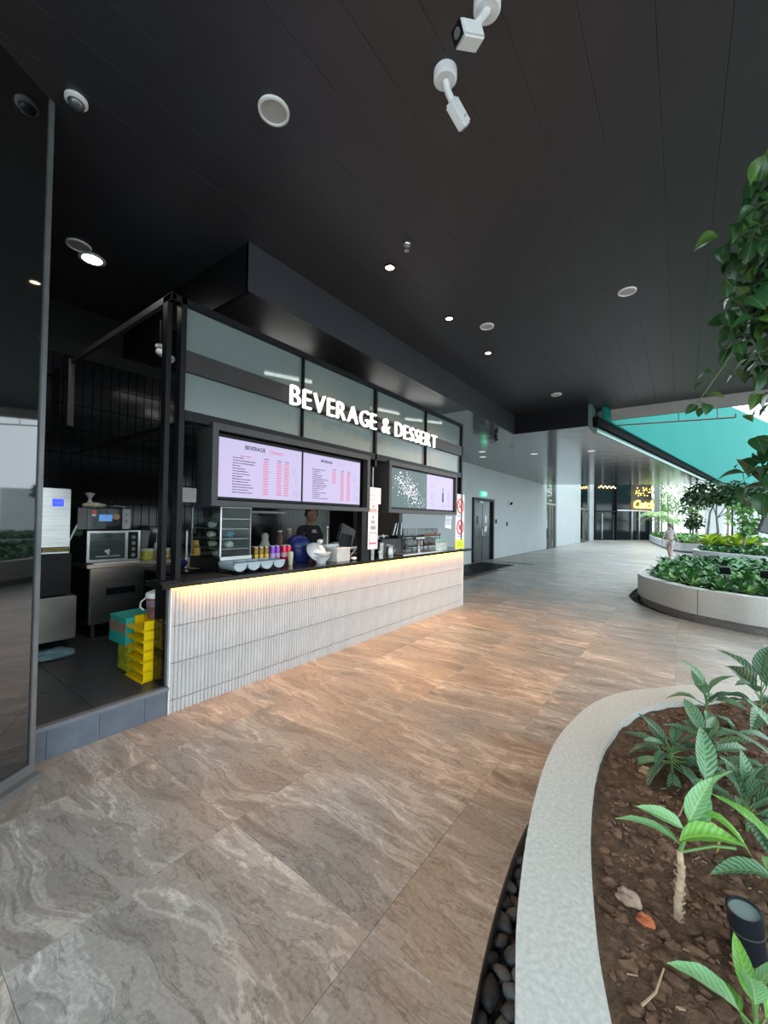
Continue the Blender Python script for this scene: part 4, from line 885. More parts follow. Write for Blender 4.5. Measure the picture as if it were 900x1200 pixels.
for i in range(9):
    x = -6+i*1.3+rr.uniform(-.6, .6); y = 56+rr.uniform(0, 8); hh = rr.uniform(5, 8)
    tree('garden_tree', 'pale sunlit garden tree far behind the hall opening', x, y, hh, (((0, 0, hh), (1.7, 1.5, 2.3)), ((.6, 0, hh*.55), (1.5, 1.3, 1.6))), lt, 330, .38, 100+i, z0=0, r=.12); 
    bpy.context.scene.collection.objects[-1]
for o in list(COL.objects):
    if o.name.startswith('garden_tree'): o['group'] = 'sunlit garden trees'
b = NB()
for i in range(60): bx(b, -6+i*.35, -5.95+i*.35, 50, 50.05, 0, 1.1)
bx(b, -6, 15, 50, 50.05, 1.1, 1.16); bx(b, -6, 15, 50, 50.05, .15, .2); tag(ob('garden_railing', b, mull, kind='stuff'), 'low pale railing between the farthest planter and the garden', 'railing')
# near tree reaching into the frame from the right
t = thing('overhanging_tree', 'dark glossy-leaved tree branches hanging in from the right frame edge', 'tree', (1.15, 2.55, .43))
b = NB(); tube(b, [(1.15, 2.55, .42), (1.12, 2.56, 1.4), (1.0, 2.6, 2.4), (.85, 2.65, 3.2)], .035, 10, .015); ob('trunk', b, barkm, t, True)
rf = random.Random(31); lv = [leafmesh(M, f, a, 2.0, 6) for M in (lm_fic, lm_fic, lm_fic2) for f, a in ((.12, .5), (.3, .8))]
tw_ = NB(); nleaf = 0
def twig_branch(p0, p1, sag, nl, L_, spreadr):
    global nleaf
    p0 = V(p0); p1 = V(p1); pts = [p0.lerp(p1, u)+V((0, 0, -sag*u*u+sag*u)) for u in [i/6 for i in range(7)]]; tube(tw_, pts, .005, 5, .002)
    for i in range(nl):
        u = rf.uniform(.42, 1); k = min(5, int(u*6)); q = pts[k].lerp(pts[k+1], u*6-k); off = V((rf.gauss(0, 1), rf.gauss(0, 1), rf.gauss(0, 1)))*spreadr; e_ = q+off; tube(tw_, [q, e_], .0016, 4)
        piece('leaf', lv[rf.choice((0, 1, 2, 3, 0, 1, 2, 3, 4, 5))], t, e_, orient(rf.uniform(0, 6.3), rf.uniform(-1.4, .1), rf.uniform(-.7, .7)) @ Matrix.Scale(L_*rf.uniform(.75, 1.2), 3)); nleaf += 1
for p0, p1, sg, nl in (((.8, 2.6, 3.1), (.30, 2.62, 3.28), .1, 26), ((.8, 2.6, 3.0), (.22, 2.6, 3.03), .12, 26), ((.95, 2.6, 2.9), (.22, 2.66, 2.9), .12, 30), ((.95, 2.6, 2.75), (.16, 2.62, 2.72), .12, 34), ((.95, 2.6, 2.6), (.22, 2.62, 2.58), .1, 30), ((.95, 2.55, 2.5), (.26, 2.6, 2.42), .08, 24), ((1.0, 2.5, 3.2), (.35, 2.5, 3.45), .1, 20), ((1.0, 2.6, 2.25), (.36, 2.66, 2.22), .08, 10), ((1.05, 2.55, 2.1), (.30, 2.66, 1.98), .08, 20), ((1.05, 2.55, 2.0), (.24, 2.68, 1.86), .06, 22), ((1.05, 2.5, 1.8), (.30, 2.66, 1.78), .05, 12)):
    twig_branch(p0, p1, sg, int(nl*1.12), .105, .05)
twig_branch((.2, 2.6, 2.45), (.04, 2.56, 2.18), -.04, 6, .07, .02)
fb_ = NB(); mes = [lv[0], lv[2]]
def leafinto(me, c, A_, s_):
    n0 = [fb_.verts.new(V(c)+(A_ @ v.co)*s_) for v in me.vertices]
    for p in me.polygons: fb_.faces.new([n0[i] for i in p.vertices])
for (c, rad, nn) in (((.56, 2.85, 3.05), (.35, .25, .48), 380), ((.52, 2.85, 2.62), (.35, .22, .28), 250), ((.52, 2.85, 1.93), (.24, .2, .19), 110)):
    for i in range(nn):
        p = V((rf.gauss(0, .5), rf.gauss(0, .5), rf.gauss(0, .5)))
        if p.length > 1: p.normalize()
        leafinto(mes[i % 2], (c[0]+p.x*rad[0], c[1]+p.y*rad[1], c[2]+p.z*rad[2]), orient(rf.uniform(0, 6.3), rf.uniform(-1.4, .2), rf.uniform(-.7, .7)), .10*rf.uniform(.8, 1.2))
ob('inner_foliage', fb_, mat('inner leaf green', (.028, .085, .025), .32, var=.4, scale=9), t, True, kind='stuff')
ob('twigs', tw_, mat('green twig', (.07, .10, .04), .7), t, True, kind='stuff')
t = thing('tilted_panel', 'plain grey panel edge, tilted, low behind the overhanging leaves', 'panel', (.52, 3.5, 1.5))
b = NB(); obx(b, V((.56, 3.5, 1.60)), (.34, .03, .20), Matrix.Rotation(.45, 3, 'Z') @ Matrix.Rotation(.35, 3, 'Y')); ob('plate', b, mat('slate grey panel', (.10, .11, .125), .5), t, bev=.004)
b = NB(); tube(b, [(.62, 3.55, .43), (.62, 3.55, 1.58)], .012); ob('stake', b, blackp, t)

# ------------------------------------------------------------ kitchen end of the kiosk
Zp = .222
t = thing('steel_cabinet', 'stainless worktable with two dark doors under the toaster oven', 'cabinet', (-5.62, 4.0, Zp))
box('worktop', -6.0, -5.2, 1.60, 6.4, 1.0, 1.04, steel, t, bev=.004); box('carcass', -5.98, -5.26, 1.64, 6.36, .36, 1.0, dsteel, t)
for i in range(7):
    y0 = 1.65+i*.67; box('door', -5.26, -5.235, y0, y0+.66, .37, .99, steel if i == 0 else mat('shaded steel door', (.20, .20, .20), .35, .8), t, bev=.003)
for x in (-5.3, -5.9):
    for y in (1.70, 3.3, 4.9, 6.3): b = NB(); tube(b, [(x, y, Zp), (x, y, .37)], .02, 10); ob('leg', b, steel, t)
b = NB(); lathe(b, [(0, .002), (.03, .002), (.03, 0)], (-5.234, 1.87, .72), 12, (1, 0, 0)); ob('red_sticker', b, mat('red sticker', (.7, .05, .08), .5), t)
box('black_label', -5.235, -5.232, 1.8, 2.1, .68, .76, blackp, t)
tag(box('baking_sheet', -5.5, -5.21, 1.66, 2.14, 1.04, 1.052, white, None, bev=.003), 'flat white sheet under the front edge of the toaster oven', 'tray')
t = thing('toaster_oven', 'silver toaster oven with glass door and dark knob panel on the steel table', 'oven', (-5.55, 1.88, 1.054))
box('body', -5.80, -5.30, 1.62, 2.16, 1.055, 1.41, mat('oven side', (.03, .035, .032), .4), t, bev=.006)
b = NB()
for a in ((1.62, 2.03, 1.385, 1.41), (1.62, 2.03, 1.06, 1.085), (1.62, 1.645, 1.085, 1.385), (2.0, 2.03, 1.085, 1.385), (2.14, 2.165, 1.06, 1.41), (2.03, 2.14, 1.395, 1.41), (2.03, 2.14, 1.06, 1.072)): bx(b, -5.30, -5.285, *a)
ob('door_frame', b, mat('oven silver', (.55, .55, .54), .3, .7), t)
box('glass_door', -5.298, -5.29, 1.645, 2.0, 1.085, 1.385, mat('oven glass', (.06, .075, .07), .1), t); box('knob_panel', -5.298, -5.287, 2.03, 2.14, 1.072, 1.395, blackp, t)
for z in (1.12, 1.19, 1.26, 1.33): b = NB(); lathe(b, [(.024, 0), (.022, .02), (0, .02)], (-5.287, 2.085, z), 16, (1, 0, 0)); ob('knob', b, mat('knob grey', (.2, .2, .2), .4), t, True)
b = NB(); tube(b, [(-5.29, 1.66, 1.29), (-5.29, 1.99, 1.29)], .004); tube(b, [(-5.29, 1.66, 1.21), (-5.29, 1.99, 1.21)], .003); ob('rack', b, steel, t)
b = NB(); obx(b, V((-5.288, 1.82, 1.18)), (.002, .05, .03), Matrix.Rotation(.4, 3, 'X')); obx(b, V((-5.288, 1.83, 1.16)), (.002, .02, .05), Matrix.Identity(3)); rr = random.Random(8); words(b, 1.71, 1.115, .24, .01, rr, -5.289); ob('white_print', b, white, t)
t = thing('microwave_box', 'black appliance with blue display and white right panel on the oven', 'appliance', (-5.55, 1.8, 1.42))
box('body', -5.80, -5.30, 1.53, 2.05, 1.425, 1.67, blackp, t, bev=.006); box('front', -5.30, -5.29, 1.62, 1.96, 1.43, 1.665, mat('black gloss panel', (.006, .006, .008), .1), t)
box('left_grille', -5.30, -5.288, 1.53, 1.615, 1.43, 1.665, mat('grey grille', (.16, .16, .17), .5), t); box('right_panel', -5.30, -5.286, 1.965, 2.05, 1.43, 1.665, mat('light grey panel', (.45, .46, .47), .4), t, bev=.003)
box('blue_display', -5.29, -5.287, 1.73, 1.86, 1.52, 1.595, mat('blue display', (.1, .3, .7), .4, em=.5, emc=(.12, .30, .65), var=.3, scale=30), t)
b = NB(); lathe(b, [(.036, 0), (0, .002)], (-5.287, 1.90, 1.57), 16, (1, 0, 0)); ob('round_picture', b, mat('food picture', (.55, .30, .16), .5, var=.5, scale=40), t)
box('red_label', -5.29, -5.287, 1.66, 1.70, 1.60, 1.65, mat('red label', (.7, .12, .10), .5), t); box('white_label', -5.29, -5.287, 1.66, 1.70, 1.575, 1.60, paper, t)
for z in (1.60, 1.52): b = NB(); lathe(b, [(.018, 0), (.016, .012), (0, .012)], (-5.286, 2.01, z), 14, (1, 0, 0)); ob('dial', b, mat('dial grey', (.30, .31, .31), .4), t, True)
t = thing('bread_bag', 'tied plastic bag of pale dough on top of the black appliance', 'bag', (-5.5, 1.72, 1.672))
b = NB(); blob(b, (-5.5, 1.74, 1.70), .09, (1.2, 1.3, .42), 3, .25, 2); ob('bag', b, mat('cream bag', (.55, .50, .40), .5, var=.3, scale=20), t, True)
b = NB(); lathe(b, [(.03, .03), (.012, .07), (.05, .14), (.0, .15)], (-5.5, 1.70, 1.70), 10); ob('twisted_end', b, mat('clear plastic', (.55, .57, .55), .3), t, True)
b = NB(); blob(b, (-5.48, 1.97, 1.69), .08, (.8, 1.3, .22), 3, .5, 5); tag(ob('foil_packet', b, mat('crumpled grey foil', (.28, .27, .25), .35, .5), None, True), 'flat crumpled grey packet lying beside the dough bag', 'packet')
b = NB(); blob(b, (-5.42, 1.57, 1.40), .06, (.8, .8, .9), 3, .5, 5); tag(ob('green_cloth', b, mat('dark green cloth', (.06, .12, .08), .8), None, True), 'dark green cloth hanging over the left end of the oven', 'cloth')
# ice machine
t = thing('ice_machine', 'stainless ice machine with blue display above a black bin opening', 'ice machine', (-5.3, 1.15, Zp))
box('head', -5.62, -5.0, .80, 1.385, 1.20, 1.85, steel, t, bev=.008); box('mid_hatch', -5.60, -5.02, .80, 1.41, .78, 1.20, mat('black bin hatch', (.014, .014, .015), .5, spec=.25), t, bev=.01); box('storage_bin', -5.62, -4.99, .80, 1.455, .33, .765, mat('dull bin steel', (.32, .30, .27), .35, .75, var=.2, scale=3), t, bev=.01)
for x in (-5.55, -5.06):
    for y in (.88, 1.38): b = NB(); tube(b, [(x, y, Zp), (x, y, .33)], .02); ob('foot', b, blackp, t)
box('blue_display', -4.999, -4.994, 1.235, 1.325, 1.67, 1.745, mat('blue lit display', (.0, .02, .8), .3, em=2.2, emc=(.02, .04, 1), var=.02), t)
b = NB(); rr = random.Random(3); words(b, 1.25, 1.70, .06, .012, rr, -4.9935); ob('display_print', b, paper, t)
box('warning_strip', -4.999, -4.995, 1.16, 1.38, 1.215, 1.265, mat('black strip', (.02, .02, .01), .5), t); b = NB(); words(b, 1.17, 1.245, .2, .01, rr, -4.9945); words(b, 1.17, 1.225, .2, .01, rr, -4.9945); ob('warning_print', b, mat('yellow print', (.6, .5, .05), .5), t, kind='stuff')
b = NB(); tube(b, [(-5.35, 1.47, 1.15), (-5.3, 1.46, 1.3), (-5.3, 1.53, 1.48)], .009); tag(ob('white_hose', b, white, None, True), 'thin white hose between the ice machine and the oven', 'hose')
b = NB(); blob(b, (-4.95, 1.13, .235), .2, (.9, 1.35, .16), 3, .7, 3); tag(ob('floor_cloth', b, mat('pale blue cloth', (.22, .36, .42), .8, var=.3, scale=14, bump=.5), None, True), 'crumpled pale blue cloth on the floor under the ice machine', 'cloth')
b = NB(); blob(b, (-5.75, 1.62, .27), .07, (1, 1, .8), 2, .5, 3); tag(ob('blue_bag', b, mat('blue plastic', (.02, .04, .25), .5), None, True), 'small dark blue bundle on the floor beside the table leg', 'bag')
# crates
yel = mat('yellow plastic', (.80, .55, .0), .4, var=.08); yel_shade = mat('shaded yellow plastic', (.62, .40, .0), .5, var=.1)  # second yellow is darker: the recess shade is put into its colour
cr0 = thing('yellow_crate', 'yellow plastic crate, lowest of the stack beside the counter', 'crate', (-3.68, 1.65, Zp), 'stacked yellow crates')
def crate_build(t, z):
    b = NB(); x0, x1, y0, y1 = -3.845, -3.53, 1.495, 1.80
    bx(b, x0, x1, y0, y1, z, z+.012)
    bx(b, x0, x0+.012, y0+.05, y1, z+.012, z+.078); bx(b, x1-.012, x1, y0+.0, y1, z, z+.082); bx(b, x0, x1, y1-.012, y1, z, z+.082); ob('shell', b, yel, t); box('back_recess', x0+.012, x1-.012, y0+.12, y0+.13, z+.012, z+.08, yel_shade, t)
    b = NB(); obx(b, V(((x0+x1)/2, y0+.008, z+.006)), (x1-x0, .05, .008), Matrix.Rotation(.35, 3, 'X')); ob('lip', b, yel, t)
crate_build(cr0, Zp); names = ['second from the floor', 'third from the floor', 'fourth from the floor', 'fifth from the floor', 'topmost of the stack, under the bucket']
for i in range(5): dup(cr0, (-3.68, 1.65, Zp+.0835*(i+1)), label='yellow plastic crate, '+names[i])
t = thing('lidded_bucket', 'clear bucket of red-brown sauce with white lid on the yellow crates', 'bucket', (-3.61, 1.615, .725))
b = NB(); lathe(b, [(0, 0), (.062, 0), (.072, .19), (0, .19)], (-3.61, 1.615, .726), 24); ob('tub', b, mat('brown sauce tub', (.16, .07, .05), .3, var=.5, scale=14), t, True)
b = NB(); lathe(b, [(.0725, .10), (.0735, .15)], (-3.61, 1.615, .726), 24); ob('paper_label', b, mat('violet label', (.20, .15, .22), .5, var=.5, scale=30), t, True)
b = NB(); lathe(b, [(.072, .17), (.080, .175), (.080, .20), (.073, .215), (.025, .235), (0, .237)], (-3.61, 1.615, .726), 24); ob('lid', b, white, t, True)
b = NB(); tube(b, [(-3.67, 1.57, .90), (-3.69, 1.53, .86), (-3.68, 1.52, .82), (-3.64, 1.53, .80)], .007, 6); ob('handle', b, white, t, True)
t = thing('lime_crate', 'lime green box standing under the turquoise carton', 'box', (-3.99, 1.46, Zp)); 
b = NB(); obx(b, V((-3.98, 1.62, .34)), (.20, .22, .23), Matrix.Rotation(.0, 3, 'Z')); ob('carton', b, mat('lime box', (.42, .48, .03), .6, var=.35, scale=12), t)
b = NB(); [bx(b, -3.88, -3.877, 1.54+.05*i, 1.565+.05*i, .28, .42) for i in range(3)]; ob('print_panel', b, mat('olive patch', (.25, .32, .05), .6), t, kind='stuff')
t = thing('turquoise_carton', 'turquoise and brown open carton on top of the lime box', 'box', (-4.0, 1.44, .457)); rt = Matrix.Rotation(.12, 3, 'Z') @ Matrix.Rotation(.06, 3, 'Y')
b = NB(); obx(b, V((-4.0, 1.60, .58)), (.26, .27, .22), rt); ob('carton', b, mat('turquoise print', (.03, .42, .36), .6, var=.2, scale=6), t)
b = NB(); obx(b, V((-4.0, 1.60, .615)), (.264, .274, .09), rt); ob('brown_band', b, mat('brown cardboard', (.30, .21, .14), .8), t)
b = NB(); obx(b, V((-4.0, 1.60, .695)), (.26, .27, .02), rt); ob('lid_flap', b, mat('turquoise lid', (.05, .45, .38), .6), t)

# back table items
t = thing('blender_jug', 'clear blender jug on a black base behind the jars', 'blender', (-5.6, 2.33, 1.042)); b = NB(); lathe(b, [(0, 0), (.08, 0), (.07, .12), (0, .12)], (-5.6, 2.33, 1.042), 16); ob('base', b, blackp, t, True)
b = NB(); lathe(b, [(.05, .12), (.075, .36), (.07, .36), (.045, .125)], (-5.6, 2.33, 1.042), 20); ob('jug', b, trans_mat('hazy glass', (.3, .32, .32), .55, .1), t, True); b = NB(); lathe(b, [(0, .36), (.078, .36), (.07, .40), (.03, .42), (0, .42)], (-5.6, 2.33, 1.042), 16); ob('lid', b, blackp, t, True)
for x, y, l, c_ in ((-5.42, 2.30, 'squat jar with yellow label on the steel table, nearest the oven', (.38, .36, .05)), (-5.42, 2.50, 'squat jar with yellow-brown label, half hidden by the canopy post', (.36, .30, .12))):
    t = thing('label_jar', l, 'jar', (x, y, 1.042)); b = NB(); lathe(b, [(0, 0), (.08, 0), (.082, .11), (0, .11)], (x, y, 1.042), 20); ob('tub', b, mat(l[-12:], c_, .4, var=.5, scale=25), t, True)
    b = NB(); lathe(b, [(.085, .105), (.085, .13), (0, .132)], (x, y, 1.042), 20); ob('lid', b, mat('frosted lid', (.5, .5, .45), .4), t, True)
t = thing('white_shaker', 'white lidded canister with steel neck left of the canopy post', 'canister', (-5.6, 2.52, 1.042)); b = NB(); lathe(b, [(0, 0), (.05, 0), (.05, .18), (.03, .2), (.03, .33), (0, .33)], (-5.6, 2.52, 1.042), 16); ob('body', b, white, t, True); b = NB(); lathe(b, [(0, .33), (.08, .33), (.08, .37), (0, .38)], (-5.6, 2.52, 1.042), 16); ob('lid', b, white, t, True)
# tap, bottle and plate between the posts and the display cabinet
sx = -4.6
t = thing('side_bench', 'black low bench behind the counter corner, under tap and bottle', 'bench', (-4.6, 2.45, Zp)); box('top', -4.95, -4.25, 2.05, 3.1, .98, 1.0, blackp, t); box('carcass', -4.93, -4.27, 2.07, 3.08, Zp, .98, blackmatte, t)
t = thing('chrome_tap', 'chrome tap with tall spout behind the counter corner', 'tap', (-4.6, 2.38, 1.0)); b = NB(); tube(b, [(-4.6, 2.38, 1.0), (-4.6, 2.38, 1.42), (-4.58, 2.40, 1.48), (-4.52, 2.42, 1.46), (-4.5, 2.42, 1.40)], .014); ob('spout', b, steel, t, True); b = NB(); lathe(b, [(.04, 0), (.035, .12), (0, .12)], (-4.6, 2.38, 1.0), 16); ob('base', b, steel, t, True)
t = thing('orange_bottle', 'bottle of orange liquid with yellow cap behind the counter corner', 'bottle', (-4.6, 2.47, 1.0)); b = NB(); lathe(b, [(0, 0), (.05, 0), (.05, .22), (.03, .27), (0, .27)], (-4.6, 2.49, 1.0), 16); ob('bottle', b, mat('orange syrup', (.75, .34, .01), .3), t, True); b = NB(); lathe(b, [(.03, .27), (.03, .31), (0, .31)], (-4.6, 2.49, 1.0), 12); ob('cap', b, mat('yellow cap', (.7, .5, .1), .4), t)
b = NB(); lathe(b, [(0, 0), (.09, .0), (.12, .015), (.09, .008), (0, .006)], (-4.35, 2.42, 1.0), 20); tag(ob('steel_plate', b, steel, None, True), 'round steel plate on the black bench behind the counter corner', 'plate')
b = NB(); blob(b, (-4.6, 2.34, 1.05), .06, (1, 1, .9), 2, .4); tag(ob('navy_cloth', b, mat('navy cloth', (.01, .015, .10), .8), None, True), 'navy cloth beside the orange bottle', 'cloth')

# ------------------------------------------------------------ things on the counter
C = 1.0605
tag(box('counter_mat', -3.62, -3.25, 1.68, 2.12, C, C+.006, mat('black rubber mat', (.008, .008, .008), .85), None), 'black rubber mat on the near end of the counter', 'mat')
t = thing('display_cabinet', 'small glass display cabinet with steel shelves on the counter', 'cabinet', (-3.88, 2.37, C)); x0, x1, y0, y1 = -4.15, -3.6, 2.19, 2.545
box('base', x0, x1, y0, y1, C, 1.18, blackp, t); box('sill', x1-.01, x1+.012, y0, y1, 1.165, 1.20, steel, t); box('roof', x0, x1, y0, y1, 1.685, 1.70, steel, t); box('back_panel', x0, x1, y1-.01, y1, 1.18, 1.685, mat('cabinet back', (.10, .12, .115), .3), t)
for x in (x0, x1-.015):
    for y in (y0, y1-.014): box('corner_post', x, x+.015, y, y+.014, 1.18, 1.685, steel, t)
for i in range(4): box('shelf', x0+.01, x1-.02, y0+.01, y1-.015, 1.27+i*.1, 1.275+i*.1, steel, t)
box('front_glass', x1-.006, x1-.002, y0+.014, y1-.014, 1.2, 1.685, glass, t); box('side_glass', x0+.015, x1-.015, y0, y0+.003, 1.2, 1.685, glass, t)
for i, (x, y, z, l, c_) in enumerate(((-3.72, 2.36, 1.275, 'white and blue wrapped bun on the lowest shelf of the display cabinet', (.62, .66, .68)), (-3.80, 2.42, 1.375, 'blue packet on the second shelf of the display cabinet', (.05, .36, .50)), (-3.95, 2.30, 1.375, 'pale bun on the second shelf of the display cabinet, left side', (.6, .56, .48)), (-3.95, 2.32, 1.275, 'pale bun on the lowest shelf of the display cabinet, left side', (.55, .52, .44)), (-3.98, 2.33, 1.475, 'small white packet on the third shelf of the display cabinet', (.6, .6, .6)), (-3.88, 2.33, 1.181, 'pale bun on the floor of the display cabinet', (.5, .48, .42)))):
    b = NB(); blob(b, (x, y, z+.038), .05, (1, 1, .75), 2, .3, i); tag(ob('wrapped_bun', b, mat('bun wrap %d' % i, c_, .5), None, True), l, 'food')
t = thing('cup_tray', 'pale blue plastic tray with four rounded cups at the counter edge', 'tray', (-3.45, 2.55, C)); pb = mat('pale blue plastic', (.36, .45, .50), .4, var=.05)
b = NB(); ty0, ty1, tx0, tx1 = 2.17, 2.78, -3.60, -3.33; bx(b, tx1-.014, tx1, ty0, ty1, 1.145, 1.158); bx(b, tx0, tx0+.014, ty0, ty1, 1.145, 1.158); bx(b, tx0, tx1, ty0, ty0+.014, 1.145, 1.158); bx(b, tx0, tx1, ty1-.014, ty1, 1.145, 1.158)
for i in range(1, 4): y = ty0+(ty1-ty0)*i/4; bx(b, tx0, tx1, y-.006, y+.006, 1.142, 1.155)
ob('rim', b, pb, t, bev=.002)
for i in range(4):
    b = NB(); yc = ty0+(ty1-ty0)*(i+.5)/4; r0 = (ty1-ty0)/8-.004; n_ = 12; L1 = [b.verts.new((tx1-.008, yc+r0*math.cos(math.pi*k/n_), 1.145-r0*.92*math.sin(math.pi*k/n_))) for k in range(n_+1)]; L2 = [b.verts.new((tx0+.008, v.co.y, v.co.z)) for v in L1]
    for k in range(n_): b.faces.new([L1[k], L1[k+1], L2[k+1], L2[k]])
    b.faces.new(L1); b.faces.new(L2[::-1]); ob('cup', b, pb, t, True)
tag(box('can_riser', -3.80, -3.62, 2.60, 3.17, C, C+.04, blackp, None), 'low black riser under the drink cans', 'riser')
def can(label, x, y, col, grp, z=C+.0405):
    t = thing('drink_can', label, 'can', (x, y, z), grp); b = NB(); lathe(b, [(0, .002), (.022, 0), (.029, .01), (.029, .155), (.024, .17), (.024, .173)], (x, y, z), 16); ob('body', b, col, t, True)
    b = NB(); lathe(b, [(.0245, .17), (.0245, .176), (.02, .172), (0, .172)], (x, y, z), 16); ob('lid', b, steel, t, True)
    b = NB(); lathe(b, [(.0292, .045), (.0292, .095)], (x, y, z), 16); ob('label_band', b, mat('band '+col.name, tuple(min(1, v*1.9+.12) for v in col.diffuse_color[:3]), .35) if 0 else bandm[col.name], t, True); return t
gold = mat('black gold can', (.20, .12, .02), .3, .5, var=.5, scale=30); purp = mat('purple can', (.20, .05, .42), .3, .3, var=.2); red = mat('red can', (.60, .02, .05), .3, .3, var=.2)
bandm = {gold.name: mat('gold band', (.55, .36, .06), .3, .6), purp.name: mat('lilac band', (.50, .35, .65), .4), red.name: mat('pink band', (.75, .45, .50), .4)}
for kind, col, y_, n_, word in (('black and gold', gold, 2.645, 3, 'nearest the display cabinet'), ('purple', purp, 2.865, 2, 'in the middle of the cans'), ('red', red, 3.025, 2, 'nearest the blue bin')):
    for r0 in range(2):
        for i in range(n_):
            pos = ['first', 'second', 'third'][i]; can('%s drink can, %s from the left in the %s row of its colour' % (kind, pos, ('front', 'rear')[r0]), -3.66-.075*r0, y_+i*.068+(.03 if r0 else 0), col, 'drink cans on the counter')
t = thing('stacked_tumblers', 'stack of cream tumblers beside the red cans', 'cup', (-3.5, 3.02, C)); b = NB(); lathe(b, [(0, 0), (.022, 0), (.03, .1), (.031, .13), (.028, .15), (0, .15)], (-3.55, 3.03, C), 16); ob('cups', b, mat('cream plastic', (.60, .55, .38), .5), t, True); b = NB(); lathe(b, [(.0305, .1), (.033, .104), (.0305, .11)], (-3.55, 3.03, C), 16); ob('rim', b, mat('cream plastic', (.6, .55, .38), .5), t, True)
t = thing('navy_bin', 'navy blue rounded plastic bin on the counter behind the cans', 'bin', (-3.8, 3.345, C)); nav = mat('navy plastic', (.012, .02, .12), .35, var=.08)
b = NB(); lathe(b, [(0, 0), (.13, 0), (.145, .02), (.15, .17), (.14, .24), (.11, .29), (.05, .32), (0, .325)], (-3.80, 3.36, C), 28); ob('drum', b, nav, t, True); b = NB(); lathe(b, [(.151, .165), (.157, .17), (.151, .178)], (-3.80, 3.36, C), 28); ob('rim', b, nav, t, True); b = NB(); tube(b, [(-3.70, 3.33, C+.31), (-3.72, 3.36, C+.335), (-3.76, 3.4, C+.325)], .006); ob('lid_handle', b, nav, t, True)
t = thing('white_bowl_stack', 'stack of white bowls with a domed lid leaning on the counter', 'bowls', (-3.42, 3.36, C)); b = NB()
lathe(b, [(0, 0), (.055, 0), (.06, .02), (.11, .08), (.115, .085)], (-3.44, 3.40, C), 24); ob('bowl', b, white, t, True); b = NB(); lathe(b, [(0, .05), (.1, .1), (.115, .115), (.12, .13), (.105, .12), (0, .07)], (-3.44, 3.40, C), 24); ob('bowl', b, white, t, True)
b = NB(); lathe(b, [(.13, 0), (.12, .03), (.08, .07), (.03, .085), (.03, .11), (0, .115)], V((-3.50, 3.38, C+.13)), 24, (.75, -.1, .6)); ob('domed_lid', b, white, t, True)
b = NB(); blob(b, (-3.43, 3.37, C+.26), .035, (1, 1, .8)); ob('knob', b, white, t, True)
t = thing('white_carton', 'white square carton on the counter right of the bowls', 'box', (-3.45, 3.7, C)); b = NB(); obx(b, V((-3.45, 3.70, C+.082)), (.20, .24, .16), Matrix.Identity(3)); ob('carton', b, mat('off white carton', (.50, .50, .48), .5), t, bev=.004); b = NB(); obx(b, V((-3.45, 3.70, C+.168)), (.21, .25, .012), Matrix.Identity(3)); ob('lid', b, white, t, bev=.003)
tag(box('white_tray', -3.75, -3.6, 3.62, 3.95, C+.0, C+.2, white, None, bev=.01), 'white plastic tub behind the square carton', 'tub')
t = thing('milk_frother', 'thin chrome wand with a round top standing behind the carton', 'wand', (-3.6, 3.57, C)); b = NB(); tube(b, [(-3.57, 3.63, C), (-3.57, 3.63, 1.46)], .006); ob('rod', b, steel, t); b = NB(); blob(b, (-3.57, 3.63, 1.48), .02); ob('tip', b, steel, t, True)
t = thing('payment_terminal', 'black payment screen on a stand beside the centre post', 'till', (-3.55, 4.0, C)); b = NB(); obx(b, V((-3.56, 3.96, C+.2)), (.02, .16, .26), Matrix.Rotation(-.25, 3, 'X') @ Matrix.Rotation(-.4, 3, 'Z')); ob('screen', b, blackp, t, bev=.006); b = NB(); lathe(b, [(0, 0), (.09, 0), (.08, .02), (.02, .03), (.02, .12), (0, .12)], (-3.58, 3.99, C), 18); ob('stand', b, blackp, t, True)
b = NB(); tube(b, [(-3.42, 3.88, C+.03), (-3.40, 3.92, C+.09), (-3.42, 4.0, C+.13), (-3.46, 4.06, C+.10)], .006); ob('cable', b, mat('grey cable', (.3, .3, .3), .5), t, True)
t = thing('till_monitor', 'dark grey till monitor seen from behind, left of the centre post', 'till', (-3.8, 4.2, C)); b = NB(); obx(b, V((-3.85, 4.30, C+.30)), (.05, .34, .26), Matrix.Rotation(-.35, 3, 'X')); ob('monitor', b, mat('monitor grey', (.03, .03, .032), .5), t, bev=.02); b = NB(); lathe(b, [(0, 0), (.1, 0), (.09, .02), (.025, .03), (.025, .2), (0, .2)], (-3.83, 4.30, C), 18); ob('foot', b, blackp, t, True)
b = NB(); blob(b, (-3.38, 3.93, C+.025), .035, (1, 1.4, .6), 2, .3); tag(ob('crumpled_receipt', b, white, None, True), 'small crumpled white paper on the counter before the till', 'paper')
for x, y, h, r0, l in ((-3.40, 4.32, .16, .045, 'steel shaker cup just right of the order sign foot'), (-3.42, 4.55, .20, .05, 'tall pale steel cup between order sign and milk jug'),):
    t = thing('shaker_cup', l, 'cup', (x, y, C)); b = NB(); lathe(b, [(0, 0), (r0*.75, 0), (r0, h), (r0*.93, h), (r0*.7, .01), (0, .01)], (x, y, C), 20); ob('cup', b, steel, t, True); b = NB(); lathe(b, [(r0, h), (r0+.004, h+.003), (r0-.003, h+.005)], (x, y, C), 20); ob('rim', b, steel, t, True)
t = thing('milk_jug', 'steel milk jug with spout and handle on the counter', 'jug', (-3.38, 4.74, C)); b = NB(); lathe(b, [(0, 0), (.05, 0), (.058, .05), (.045, .12), (.055, .165), (.05, .165), (.04, .12), (0, .02)], (-3.38, 4.72, C), 22); ob('body', b, steel, t, True)
